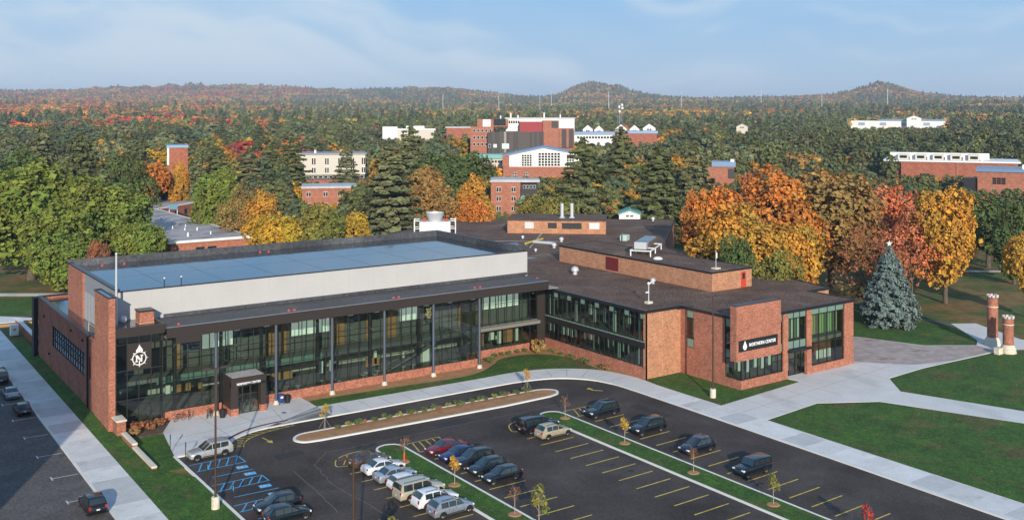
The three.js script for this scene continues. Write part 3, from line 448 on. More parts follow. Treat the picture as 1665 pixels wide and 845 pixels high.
// east wing facing the court: two bands of windows over a brick base
{
  const X = 100.2, zA = -132.4, zB = -108.25;
  wbox('plinth', M.brick, X - 0.1, X + 0.35, -0.05, 1.75, zA, zB);
  const zs = range(zB, zA, 21), skip = (i) => i % 7 === 3;
  curtain('curtain_wall', 'z', X, zs, [5.55, 8.75, 9.6], { mat: (i, j) => j === 1 ? (i % 3 ? M.glass : M.spandrel) : M.glass, mw: 0.09, frame: M.black });
  curtain('curtain_wall', 'z', X, zs, [1.75, 4.55], { mw: 0.09, frame: M.black });
  wbox('floor_band', M.black, X - 0.12, X + 0.3, 4.55, 5.4, zA, zB);
  part('sill', join(zs.slice(0, -1).map((z, i) => bx(X - 0.2, X + 0.2, 5.4, 5.56, Math.min(z, zs[i + 1]) + 0.12, Math.max(z, zs[i + 1]) - 0.12))), M.spandrel);
  wbox('fascia', M.black, X - 0.25, X + 0.4, 9.6, 9.95, zA, zB);
  wbox('corner_post', M.bronze, 98.6, 100.1, 0, 10.8, -132.9, -132.45);
  const rr = rng(31);
  zs.slice(0, -1).forEach((z, i) => { const z2 = zs[i + 1]; if (rr() > 0.28) wbox('blind', rr() > .5 ? M.blind : M.spandrel, X + 0.55, X + 0.6, 5.6 + (rr() > 0.6 ? rr() * 2 : 0), 8.8, z2 + 0.12, z2 + 0.12 + (0.35 + rr() * 0.6)); if (rr() > 0.25) wbox('blind', M.blind, X + 0.55, X + 0.6, 1.8 + (rr() > 0.4 ? 1 + rr() * 0.6 : 0), 4.5, z2 + 0.12, z2 + 0.3 + rr() * 0.7); });
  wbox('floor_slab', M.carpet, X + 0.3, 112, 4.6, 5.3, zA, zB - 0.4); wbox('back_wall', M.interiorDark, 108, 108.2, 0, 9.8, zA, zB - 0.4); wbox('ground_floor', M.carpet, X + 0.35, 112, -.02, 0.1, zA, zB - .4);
  for (let k = 0; k < 9; k++) wbox(k % 3 ? 'inner_panel' : 'wood_door', k % 3 ? M.interior : M.wood, 107.7, 107.9, k % 2 ? 5.3 : 0.1, k % 2 ? 8.2 : 3.2, -130 + k * 2.4, -129 + k * 2.4);
}
// brick end blocks
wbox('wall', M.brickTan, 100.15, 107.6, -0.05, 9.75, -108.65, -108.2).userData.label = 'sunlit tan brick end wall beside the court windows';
wbox('wall', M.brickTan, 100.1, 100.5, -0.05, 9.75, -108.25, -108.2);
part('wall', join([bx(107.25, 107.6, -0.05, 9.9, -105.4, -99.35), bx(107.25, 107.6, -0.05, 4.15, -107.0, -105.4), bx(107.25, 107.6, -0.05, 1.35, -99.35, -96.3), bx(107.25, 107.6, -0.05, 9.9, -108.2, -107.0)]), M.brick);
curtain('window', 'z', 107.4, [-107.0, -105.4], [4.15, 5.5, 8.5, 9.9], { mat: (i, j) => j === 1 ? M.glass : M.spandrel, mw: 0.12, frame: M.black });
wbox('blind', M.blindPale, 107.9, 107.95, 5.6, 8.4, -106.3, -105.7);
curtain('window', 'z', 107.4, range(-99.35, -96.4, 2), [1.35, 4.1, 5.4, 8.5, 9.9], { mat: (i, j) => j === 3 || j === 1 ? M.spandrel : M.glass, mw: 0.12, frame: M.black });
part('wall', join([bx(107.6, 117.2, -0.05, 1.35, -96.75, -96.3), bx(116.2, 117.3, 1.35, 9.95, -96.75, -96.3), bx(121.5, 122.6, -0.05, 9.95, -96.75, -96.3), bx(122.6, 130.4, -0.05, 1.2, -96.75, -96.3), bx(130.4, 132.6, -0.05, 9.95, -96.75, -96.3), bx(132.25, 132.6, -0.05, 9.95, -104, -96.75)]), M.brick);
curtain('window', 'x', -96.55, [107.5, 108.4, 109.3, 110.9, 112.4, 113.9, 115.2, 116.2], [1.35, 4.15], { mw: 0.12, frame: M.black });
curtain('window', 'x', -96.55, [107.5, 109, 110.5, 112, 113.5, 114.9, 116.2], [4.15, 5.4, 8.5, 9.95], { mat: (i, j) => j === 1 ? M.glass : M.spandrel, mw: 0.12, frame: M.black });
curtain('window', 'x', -96.55, range(117.3, 121.5, 3), [4.3, 5.5, 8.75, 9.95], { mat: (i, j) => j === 1 ? M.glass : M.spandrel, mw: 0.1, frame: M.black });
curtain('window', 'x', -96.55, range(122.6, 130.4, 4), [1.2, 4.4, 5.3, 8.75, 9.95], { mat: (i, j) => j === 3 ? M.spandrel : M.glass, mw: 0.1, frame: M.black });
{ // recessed side entrance
  const d = curtain('side_entrance', 'x', -97.4, [117.3, 118.7, 120.1, 121.5], [0.12, 2.5, 4.2], { mw: 0.12, frame: M.black }); for (const x of [118.5, 118.9, 120.3]) mesh(d, 'door_handle', rod([x - HALL[0], .95, -97.3 - HALL[2]], [x - HALL[0], 1.5, -97.3 - HALL[2]], 0.03), M.steel);
  wbox('door_canopy', M.black, 117.1, 122.2, 4.0, 4.25, -97.4, -95.6);
  wbox('entrance_soffit', M.black, 117.3, 121.5, 4.25, 4.35, -98, -96.5);
}
{ // curtains and screens behind the east windows
  const rr = rng(41);
  for (let k = 0; k < 12; k++) { const x = 122.8 + k * 0.64; wbox('curtain_drape', k % 3 === 1 ? M.interiorDark : std(S(150 + rr() * 40, 160 + rr() * 30, 110 + rr() * 40), 0.9), x, x + 0.35 + rr() * 0.25, 5.4, 8.7, -97.7, -97.6); }
  for (let k = 0; k < 6; k++) { const x = 117.5 + k * 0.68; wbox('curtain_drape', k % 2 ? M.blind : std(S(120, 132, 104), .9), x, x + 0.4, 5.5, 8.6, -97.7, -97.6); }
  for (let k = 0; k < 6; k++) wbox('notice_board', M.blindPale, 125.6 + k * 0.62, 126.0 + k * 0.62, 1.5, 2.8, -97.9, -97.8);
  for (let k = 0; k < 5; k++) wbox('blind', M.blind, 108.3 + k * 1.6, 109.0 + k * 1.6, 1.6 + rr(), 4.1, -97.9, -97.8);
  wbox('floor_slab', M.carpet, 107.7, 132.2, 4.5, 5.2, -104, -97); wbox('back_wall', M.interiorDark, 107.7, 132.2, 0, 9.8, -104.2, -104); wbox('ground_floor', M.carpet, 107.7, 132.2, 0, 0.1, -104, -97.45);
}
// projecting brick sign wall
part('sign_wall', join([bx(105.7, 115.0, 4.3, 12.0, -96.25, -95.75), bx(105.7, 106.15, 4.3, 12.0, -96.9, -96.25)]), M.brick);
wbox('coping', M.coping, 105.65, 115.05, 12.0, 12.08, -96.95, -95.7);
wbox('sign_board', M.black, 106.1, 114.2, 5.62, 7.2, -95.75, -95.66);
{
  const flame = new THREE.Shape(); [[0, -.6], [-.28, -.45], [-.42, -.1], [-.2, .3], [0, .72], [.22, .3], [.42, -.1], [.28, -.45]].forEach(([a, b], i) => i ? flame.lineTo(a, b) : flame.moveTo(a, b));
  mesh(hall, 'sign_flame', new THREE.ExtrudeGeometry(flame, { depth: 0.04, bevelEnabled: false }), M.white, [107.3 - HALL[0], 6.4, -95.66 - HALL[2]]);
  mesh(hall, 'sign_lettering', new THREE.PlaneGeometry(6.0, 1.0), textBoard('NORTHERN CENTER', 6.0, 1.0, 112, { bg: '#1c1c1e' }), [110.95 - HALL[0], 6.45, -95.645 - HALL[2]]);
}
// big gravel roof over the east and rear wings
{
  const outline = [[99.9, -133.5], [99.9, -108.0], [107.2, -108.0], [107.2, -96.2], [132.7, -96.2], [132.7, -105.0], [138.0, -105.0], [139.5, -112], [149.6, -156.3], [189.9, -193.7], [141.3, -228], [111, -209.2], [97.7, -200], [97.7, -133.5]];
  part('gravel_roof', slab(outline, 9.75, 10.02), M.gravelRoof);
  part('roof_edge', ribbon([[100.0, -132.4], [99.95, -108.0], [107.2, -108.0], [107.2, -96.2], [132.7, -96.2], [132.7, -105.0], [138.0, -105.0], [139.5, -112], [149.6, -156.3], [189.9, -193.7], [141.3, -228], [111, -209.2]], 0.28, 9.7, 10.14), M.coping);
  wbox('wall', M.brickTan, 132.7, 138.0, -0.05, 9.75, -105.3, -105.0); wbox('wall', M.brickTan, 137.65, 138.0, -0.05, 9.75, -112, -105.3);
  part('wall', ribbon([[137.9, -112], [149.3, -156.3], [189.4, -193.7]], 0.35, -0.05, 9.7), M.brickRed);
  part('wall', ribbon([[189.4, -193.9], [141.3, -227.6], [111.2, -208.9], [60, -172.8]], 0.35, -0.05, 9.7), M.brickRed);
  // penthouse with the red doors
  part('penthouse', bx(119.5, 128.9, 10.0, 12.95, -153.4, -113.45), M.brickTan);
  part('penthouse_roof', bx(119.4, 129.0, 12.95, 13.12, -153.5, -113.35), M.gravelRoof);
  part('coping', ribbon([[119.4, -153.5], [119.4, -113.35], [129.0, -113.35], [129.0, -153.5], [119.4, -153.5]], 0.16, 12.93, 13.2), M.coping);
  wbox('service_door', std(S(120, 44, 44), 0.5, { metalness: .2 }), 119.42, 119.52, 10.3, 12.6, -139.6, -136.2); const rd = wbox('roof_door', std(S(196, 70, 48), 0.5), 126.3, 127.5, 10.05, 12.6, -113.5, -113.4); mesh(rd, 'door_glass', new THREE.PlaneGeometry(0.6, 1), M.glassDark, [126.9 - HALL[0], 11.9, -113.39 - HALL[2]]);
  // rear penthouse, turned with the rear wing
  const a = Math.atan2(15.26, 17.56), g0 = (x, y0, y1, z, w, d) => new THREE.BoxGeometry(w, y1 - y0, d).translate(x, (y0 + y1) / 2, z);
  const place = (geo, mat, nm) => part(nm, uvm(geo.rotateY(-a).translate(136.57, 0, -195.45)), mat);
  place(g0(11.65, 10, 13.0, -7, 23.3, 14), M.brickTan, 'penthouse'); place(g0(11.65, 13.0, 13.2, -7, 23.5, 14.2), M.gravelRoof, 'penthouse_roof');
  for (const [x, w, m, y0, y1] of [[5.2, 2.1, M.whiteMetal, 11.2, 12.7], [10.7, 2.1, M.black, 11.3, 12.6], [15.3, 4.6, M.black, 11.2, 12.6], [20.6, 2.4, M.whiteMetal, 11.2, 12.7]]) place(g0(x, y0, y1, 0.06, w, 0.12), m, 'louvre');
  for (const [x0, x1, z0, z1] of [[126, 150, -172, -198], [120, 138, -190, -176]]) part('roof_joint', ribbon([[x0, z0], [x1, z1]], 0.3, 10.02, 10.05), M.greyRoof);
  part('wet_patch', slab([[112, -163], [117, -161.5], [118.5, -159], [113, -160]], 10.02, 10.03), M.membrane);
}
// ---------- vehicles ----------
const tyreMat = std(S(24, 24, 25), 0.9), rimMat = std(S(176, 178, 180), 0.3, { metalness: 0.85 }), trimMat = std(S(22, 22, 24), 0.6), lampMat = new THREE.MeshPhysicalMaterial({ color: S(226, 230, 232), roughness: 0.12, clearcoat: 1 }), tailMat = new THREE.MeshPhysicalMaterial({ color: S(170, 22, 22), roughness: 0.15, clearcoat: 1 }), plateMat = std(S(214, 216, 218), 0.5), amberMat = std(S(220, 120, 40), 0.3);
const paint = (r, g, b, metal = 0.35) => new THREE.MeshPhysicalMaterial({ color: S(r, g, b), roughness: 0.32, metalness: metal, clearcoat: 1, clearcoatRoughness: 0.04, side: THREE.DoubleSide });
// shapes: x forward from the tail (0..1 of length); cabin line A rear glass foot, B roof rear, C roof front, D windscreen foot
const KINDS = {
  sedan: { L: 4.75, W: 1.8, H: 1.45, clear: 0.2, belt: 0.93, nose: 0.72, tailTop: 0.98, A: 0.13, B: 0.30, C: 0.55, D: 0.73, wheel: 0.33, roofIn: 0.2 },
  hatch: { L: 4.3, W: 1.76, H: 1.5, clear: 0.2, belt: 0.94, nose: 0.74, tailTop: 0.98, A: 0.02, B: 0.14, C: 0.54, D: 0.74, wheel: 0.32, roofIn: 0.19 },
  crossover: { L: 4.6, W: 1.86, H: 1.66, clear: 0.26, belt: 1.02, nose: 0.84, tailTop: 1.04, A: 0.015, B: 0.15, C: 0.53, D: 0.76, wheel: 0.36, roofIn: 0.17, rails: true },
  suv: { L: 4.8, W: 1.92, H: 1.76, clear: 0.28, belt: 1.07, nose: 0.92, tailTop: 1.1, A: 0.012, B: 0.10, C: 0.54, D: 0.73, wheel: 0.39, roofIn: 0.12, rails: true },
  big: { L: 5.5, W: 2.0, H: 1.92, clear: 0.32, belt: 1.14, nose: 1.0, tailTop: 1.14, A: 0.01, B: 0.05, C: 0.60, D: 0.72, wheel: 0.4, roofIn: 0.13, rails: true },
  boxy: { L: 4.45, W: 1.86, H: 1.8, clear: 0.32, belt: 1.12, nose: 1.02, tailTop: 1.12, A: 0.01, B: 0.035, C: 0.60, D: 0.67, wheel: 0.39, roofIn: 0.09 },
};
function grid(P, nu, nv) { const v = [], idx = []; for (let i = 0; i < nu; i++) for (let j = 0; j < nv; j++) v.push(...P(i, j)); for (let i = 0; i < nu - 1; i++) for (let j = 0; j < nv - 1; j++) { const a = i * nv + j; idx.push(a, a + 1, a + nv, a + 1, a + nv + 1, a + nv); } const g = new THREE.BufferGeometry(); g.setAttribute('position', new THREE.Float32BufferAttribute(v, 3)); g.setIndex(idx); g.computeVertexNormals(); return g; }
const carGeoms = new Map();
function carGeo(kind) {
  if (carGeoms.has(kind)) return carGeoms.get(kind);
  const k = KINDS[kind], { L, W, H, clear, belt } = k, X = (t) => (t - 0.5) * L, hw = W / 2, out = {};
  // lower body: sections along the length
  const st = [[0.0, .80, .42, k.tailTop * .62], [0.012, .93, .34, k.tailTop * .9], [0.04, .975, clear, k.tailTop], [0.12, 1, clear, k.tailTop + .01], [0.3, 1, clear, belt + .02], [0.5, 1, clear, belt], [k.D, 1, clear, belt - .02], [k.D + .1, .985, clear, lerp(belt, k.nose, .45)], [0.93, .955, clear, k.nose], [0.975, .88, clear + .04, k.nose - .07], [0.993, .78, clear + .1, k.nose - .2], [1.0, .66, .38, k.nose - .32]];
  const sec = ([t, w, b, y]) => { const q = hw * w, h = y - b; return [[0, b], [q * .9, b], [q * .985, b + h * .16], [q, b + h * .42], [q * .995, b + h * .68], [q * .965, b + h * .88], [q * .88, y - .01], [q * .5, y + .025], [0, y + .035]].map(([z, yy]) => [X(t), yy, z]); };
  const lower = (s) => grid((i, j) => { const p = sec(st[i])[j]; return [p[0], p[1], p[2] * s]; }, st.length, 9);
  const cap = (i) => { const p = sec(st[i]); const v = []; for (let j = 0; j < 8; j++) for (const s of [1, -1]) v.push(p[j][0], p[j][1], p[j][2] * s, p[j + 1][0], p[j + 1][1], p[j + 1][2] * s, p[0][0], (p[0][1] + p[8][1]) / 2, 0); const g = new THREE.BufferGeometry(); g.setAttribute('position', new THREE.Float32BufferAttribute(v, 3)); g.computeVertexNormals(); return g; };
  // cabin: profile with softened corners, tumblehome to the roof
  const prof = []; const ctrl = [[k.A, belt - .02], [k.B, H - .07], [k.B + .06, H - .02], [(k.B + k.C) / 2 + .03, H], [k.C - .07, H - .018], [k.C, H - .06], [k.D, belt - .04]];
  for (let i = 0; i < ctrl.length - 1; i++) { const n = i === 0 || i === 5 ? 4 : 1; for (let q = 0; q < n; q++) prof.push([lerp(ctrl[i][0], ctrl[i + 1][0], q / n), lerp(ctrl[i][1], ctrl[i + 1][1], q / n)]); } prof.push(ctrl[6]);
  const halfAt = (y) => hw * .955 - k.roofIn * clamp((y - belt) / (H - belt), 0, 1) * 1.0;
  const top = grid((i, j) => { const [t, y] = prof[i], u = j / 8 * 2 - 1, e = Math.abs(u), z = halfAt(y) * (e > .98 ? 1 : u < 0 ? -e : e) * (u < 0 && e > .98 ? -1 : 1); return [X(t), y - (e > .7 ? (e - .7) * .12 : 0) + .03 * (1 - u * u), z]; }, prof.length, 9);
  const sides = [1, -1].map((s) => grid((i, j) => { const [t, y] = prof[i], yy = lerp(belt - .06, y - .036, j / 3); return [X(t), yy, halfAt(yy) * s]; }, prof.length, 4));
  out.body = join([lower(1), lower(-1), cap(0), cap(st.length - 1), top, ...sides].map((g) => toCreasedNormals(g, 0.7)));
  // glass set 8 mm proud
  const onProf = (i0, f) => { const a = ctrl[i0], b = ctrl[i0 + 1]; return [lerp(a[0], b[0], f), lerp(a[1], b[1], f)]; };
  const pane = (i0, f0, f1, dx) => grid((i, j) => { const [t, y] = onProf(i0, lerp(f0, f1, i / 2)), u = j / 4 * 2 - 1; return [X(t) + dx, y + .03 * (1 - u * u) + .012, halfAt(y) * .9 * u]; }, 3, 5);
  out.windscreen = pane(5, .06, .92, 0.012); out.rear = pane(0, .12 + (k.A < .05 ? .12 : 0), .94, -0.014);
  const sideWin = (s, t0, t1) => grid((i, j) => { const t = lerp(t0, t1, i / 4); const yTop = Math.min(H - .13, t < k.B ? lerp(belt, H - .1, (t - k.A) / (k.B - k.A)) - .05 : t > k.C ? lerp(H - .1, belt, (t - k.C) / (k.D - k.C)) - .05 : H - .13); const y = lerp(belt + .03, Math.max(yTop, belt + .05), j / 2); return [X(t), y, (halfAt(y) + .009) * s]; }, 5, 3);
  const a = k.B < .2 ? k.B + .02 : k.A + .07, b = k.D - .035, n = k.B < .2 ? 3 : 2; out.side = [];
  for (let q = 0; q < n; q++) for (const s of [1, -1]) out.side.push(sideWin(s, lerp(a, b, q / n) + .008, lerp(a, b, (q + 1) / n) - .008));
  const wb = L * 0.29, wz = hw - 0.1; out.wheels = [[wb + .06 * L, wz], [wb + .06 * L, -wz], [-wb, wz], [-wb, -wz]];
  const r = k.wheel; out.tyre = new THREE.TorusGeometry(r * .78, r * .24, 8, 18).scale(1, 1, 1.15); out.rim = join([new THREE.CylinderGeometry(r * .62, r * .62, .12, 14).rotateX(Math.PI / 2), ...[0, 1, 2, 3, 4].map((q) => new THREE.BoxGeometry(r * .16, r * 1.1, .15).rotateZ(q * Math.PI / 5))]);
  out.arch = join(out.wheels.map(([x, z]) => new THREE.CylinderGeometry(r * 1.14, r * 1.14, .05, 16, 1, false, 0, Math.PI).rotateZ(Math.PI / 2).rotateY(Math.PI / 2).translate(x, r, Math.sign(z) * (hw - .012))).concat([new THREE.BoxGeometry(L * .93, .12, W * .94).translate(0, clear + .02, 0)]));
  out.head = [1, -1].map((s) => new RoundedBoxGeometry(.26, .18, .42, 2, .06).translate(X(.958), k.nose - .14, s * hw * .68)); out.tail = [1, -1].map((s) => new RoundedBoxGeometry(.12, k.A < .05 ? .34 : .18, .24, 2, .04).translate(X(.02), k.tailTop - .14, s * hw * .80));
  out.plate = new THREE.BoxGeometry(.03, .13, .32).translate(X(.004) - .01, .72, 0); out.grille = new THREE.BoxGeometry(.06, .2, W * .46).translate(X(.986), k.nose - .27, 0);
  out.mirror = [1, -1].map((s) => new RoundedBoxGeometry(.12, .13, .2, 1, .03).translate(X(k.D - .045), belt + .08, s * (hw + .06)));
  out.seams = join([1, -1].flatMap((s) => [...[k.D - .05, (a + b) / 2 - .005, Math.max(a + .02, .26)].map((t) => new THREE.BoxGeometry(.018, belt - clear - .22, .012).translate(X(t), (belt + clear) / 2 + .05, s * (hw + .001))), ...[.52, .36].map((t) => new THREE.BoxGeometry(.2, .035, .03).translate(X(t), belt - .14, s * (hw * .985))), new THREE.BoxGeometry(L * .52, .09, .02).translate(X(.47), clear + .16, s * (hw * .99))]));
  if (k.rails) out.rails = [1, -1].map((s) => join([rod([X(k.B + .06), H + .05, s * (hw - .32)], [X(k.C - .05), H + .05, s * (hw - .32)], .025), rod([X(k.B + .06), H - .05, s * (hw - .32)], [X(k.B + .06), H + .05, s * (hw - .32)], .025), rod([X(k.C - .05), H - .06, s * (hw - .32)], [X(k.C - .05), H + .05, s * (hw - .32)], .025)]));
  out.r = r; carGeoms.set(kind, out); return out;
}
function car(kind, mat, label, x, z, turn, group, o = {}) {
  const g = carGeo(kind), t = thing('parked_car', label, 'car', [x, o.y || 0.004, z], turn, group);
  mesh(t, 'body', g.body, mat); mesh(t, 'windscreen', g.windscreen, M.glassDark); mesh(t, 'rear_window', g.rear, M.glassDark); for (const s of g.side) mesh(t, 'side_window', s, M.glassDark);
  mesh(t, 'underbody', g.arch, trimMat); mesh(t, 'door_trim', g.seams, trimMat); t.scale.set(1 + ((Math.abs(x * 31 + z * 17) % 1) - .5) * .07, 1 + ((Math.abs(x * 13 + z * 7) % 1) - .5) * .06, 1);
  for (const [wx, wz] of g.wheels) { const w = mesh(t, 'wheel', g.tyre, tyreMat, [wx, g.r, wz]); mesh(w, 'rim', g.rim, o.rim || rimMat); }
  for (const h of g.head) mesh(t, 'headlight', h, lampMat); for (const h of g.tail) mesh(t, 'taillight', h, tailMat);
  mesh(t, 'grille', g.grille, trimMat); mesh(t, 'licence_plate', g.plate, plateMat); for (const m of g.mirror) mesh(t, 'mirror', m, mat);
  if (g.rails && o.rails !== false) for (const r of g.rails) mesh(t, 'roof_rail', r, o.railMat || trimMat);
  if (o.spare) mesh(t, 'spare_wheel', new THREE.CylinderGeometry(.34, .34, .2, 16).rotateZ(Math.PI / 2).translate(-KINDS[kind].L / 2 - .08, .95, 0), trimMat);
  return t;
}
const E = 0, Wt = Math.PI, G1 = 'cars nosed up to the west lot island', G2 = 'cars facing the west lot island from the east', G3 = 'cars parked along the east lot island', G4 = 'cars parked along the street kerb', G5 = 'cars in the accessible bays';
car('sedan', paint(120, 92, 78, .6), 'bronze brown sedan, first in the row beside the striped island end', 51.2, -100.05, E + 0.02, G1);
car('sedan', paint(228, 230, 232, .1), 'white sedan parked between the bronze sedan and a silver sedan', 51.5, -97.3, E, G1);
car('sedan', paint(186, 194, 204, .6), 'pale silver sedan parked right after the white sedan', 51.4, -94.5, E - .01, G1);
car('hatch', paint(232, 233, 234, .1), 'white hatchback half hidden behind the large tan suv', 51.5, -91.8, E, G1);
car('big', paint(206, 196, 172, .4), 'large tan long-bodied suv, tallest in the west row', 51.2, -89.0, E + .01, G1);
car('crossover', paint(232, 233, 234, .1), 'white suv parked between the large tan suv and a silver crossover', 51.4, -86.2, E, G1);
car('crossover', paint(166, 174, 184, .6), 'silver crossover with black rear hatch, last in the west row', 51.5, -83.4, E, G1);
car('sedan', paint(128, 24, 40, .4), 'maroon red sedan beside the yellow striped island end', 60.3, -98.8, Wt, G2);
car('sedan', paint(30, 48, 110, .4), 'bright blue sedan parked next to the maroon sedan', 60.5, -96.05, Wt + .01, G2);
car('suv', paint(24, 32, 44, .4), 'dark navy suv between the blue sedan and a dark wagon', 60.6, -93.3, Wt, G2);
car('crossover', paint(22, 32, 40, .4), 'dark wagon parked behind the yellow young tree', 60.6, -90.5, Wt, G2);
car('hatch', paint(16, 18, 24, .3), 'black hatchback at the near end of the dark row', 60.6, -87.75, Wt - .02, G2);
car('big', paint(20, 26, 40, .4), 'dark blue suv nosed to the east island behind the tan suv', 73.5, -98.7, E, G3);
car('crossover', paint(204, 188, 156, .5), 'champagne tan suv alone beside empty stalls at the east island', 73.7, -95.9, E, G3);
car('suv', paint(24, 30, 42, .4), 'navy suv with bright headlights by the striped east island end', 83.9, -98.9, Wt, G3, { railMat: M.steel });
car('suv', paint(18, 24, 32, .4), 'dark suv second from the building along the east island', 84.1, -90.5, Wt, G3);
car('crossover', paint(20, 26, 48, .5), 'dark blue crossover with silver roof rails behind the bare red tree', 84.0, -82.1, Wt, G3, { railMat: M.steel });
car('boxy', paint(16, 28, 40, .4), 'boxy dark teal off-roader nearest the camera at the east island', 83.8, -73.7, Wt, G3, { rails: false });
car('suv', paint(190, 190, 186, .4), 'silver suv in the accessible bay by the entrance walk', 37.6, -112.8, Wt + .03, G5, { railMat: M.steel });
car('crossover', paint(16, 20, 28, .4), 'black car in the lower accessible bay with pale interior', 38.0, -94.0, Wt, G5, { rails: false });
car('crossover', paint(16, 30, 34, .4), 'dark green car at the very bottom of the accessible bays', 37.8, -91.0, E, G5, { rails: false });
car('crossover', paint(14, 16, 20, .3), 'black hatchback parked in the sun on the street', 23.2, -104.5, Math.PI / 2, G4, { rails: false });
car('hatch', paint(16, 18, 24, .3), 'small black car in the shade of the street, nearest of three', 23.1, -143.2, Math.PI / 2, G4);
car('sedan', paint(150, 160, 170, .6), 'silver sedan in shade between two dark cars on the street', 23.1, -152.2, Math.PI / 2, G4);
car('big', paint(34, 30, 34, .4), 'dark pickup-size suv at the left edge on the street', 23.0, -161.8, Math.PI / 2, G4);
// ---------- trees ----------
// every crown is made of many small leaf faces set round the limbs; tint is the leaf's own colour
class Leaves {
  constructor() { this.v = []; this.c = []; }
  leaf(p, n, s, k, hue, rr) { // a bent lozenge
    const t = new THREE.Vector3(rr() - .5, rr() - .5, rr() - .5).cross(n).normalize().multiplyScalar(s), b = new THREE.Vector3().crossVectors(n, t).multiplyScalar(.62 + rr() * .3), f = s * .25;
    const A = [p.x - t.x, p.y - t.y, p.z - t.z], B = [p.x + b.x + n.x * f, p.y + b.y + n.y * f, p.z + b.z + n.z * f], C = [p.x + t.x, p.y + t.y, p.z + t.z], D = [p.x - b.x + n.x * f, p.y - b.y + n.y * f, p.z - b.z + n.z * f];
    this.v.push(...A, ...B, ...C, ...A, ...C, ...D); for (let i = 0; i < 6; i++) this.c.push(k * (1 + hue), k, k * (1 - hue * .5));
  }
  geo() { const g = new THREE.BufferGeometry(); g.setAttribute('position', new THREE.Float32BufferAttribute(this.v, 3)); g.setAttribute('color', new THREE.Float32BufferAttribute(this.c, 3)); g.computeVertexNormals(); return g; }
}
const rdir = (rr) => { const z = rr() * 2 - 1, a = rr() * 6.283, q = Math.sqrt(1 - z * z); return new THREE.Vector3(q * Math.cos(a), z, q * Math.sin(a)); };
// broadleaf: lobes round a domed crown. H 16 high, W 12 wide
function broadCrown(seed, n, leaf, { H = 16, W = 12, low = .06, lobes = 24, sparse = 0 } = {}) {
  const rr = rng(seed), L = new Leaves(), cy = H * (low + 1) / 2, ry = H * (1 - low) / 2, rx = W / 2, lob = [];
  for (let i = 0; i < lobes; i++) { const d = rdir(rr); const q = .40 + rr() * .32, r = (.22 + rr() * .24) * rx; lob.push({ c: new THREE.Vector3(d.x * rx * q, cy + d.y * ry * q, d.z * rx * q), r, d, k: .82 + rr() * .36, h: (rr() - .5) * .34 }); }
  lob.push({ c: new THREE.Vector3(0, cy, 0), r: rx * .62, d: new THREE.Vector3(0, 1, 0), k: 1, h: 0 });
  const tw = lob.reduce((a, l) => a + l.r * l.r, 0);
  for (const l of lob) { const m = Math.round(n * l.r * l.r / tw); let k = 0; while (k < m) { const d0 = rdir(rr); if (d0.dot(l.d) < -.45) continue; const kk = .8 + rr() * .4, cl = n > 1000 ? 12 : 3; if (rr() < sparse || vnoise(d0.x * 2.3 + 40, d0.y * 2.3 + d0.z * 2.3 + 40, seed + 7) < .17) { k += cl; continue; } const far = rr() < .12 ? 1.16 : 1; for (let e = 0; e < cl; e++) { k++; const d = d0.clone().addScaledVector(rdir(rr), .26).normalize(); const lump = .74 + .5 * vnoise(d0.x * 3 + seed + 9, d0.y * 3 + d0.z * 3 + 9, seed + 5), p = l.c.clone().addScaledVector(d, l.r * lump * far * (.84 + rr() * .26)), nn = d.clone().multiplyScalar(.8).add(rdir(rr).multiplyScalar(.75)); nn.y += .25; L.leaf(p, nn.normalize(), leaf * (.5 + rr() * rr() * 1.3), l.k * kk * (.8 + rr() * .4), l.h + (rr() - .5) * .24, rr); } } }
  return L.geo();
}
function broadTrunk(seed, { H = 16, W = 12, r = .32, fork = .25 } = {}) {
  const rr = rng(seed), g = [rod([0, -.3, 0], [0, H * fork, 0], r * 1.25, r, 8), rod([0, H * fork, 0], [(rr() - .5) * .6, H * .8, (rr() - .5) * .6], r, r * .25, 6)];
  for (let i = 0; i < 7; i++) { const a = i * .9 + rr(), y = H * (fork + rr() * .25), q = W * (.22 + rr() * .16); g.push(rod([0, y, 0], [Math.cos(a) * q, y + H * (.2 + rr() * .2), Math.sin(a) * q], r * .5, r * .12, 5)); }
  return uvm(join(g));
}
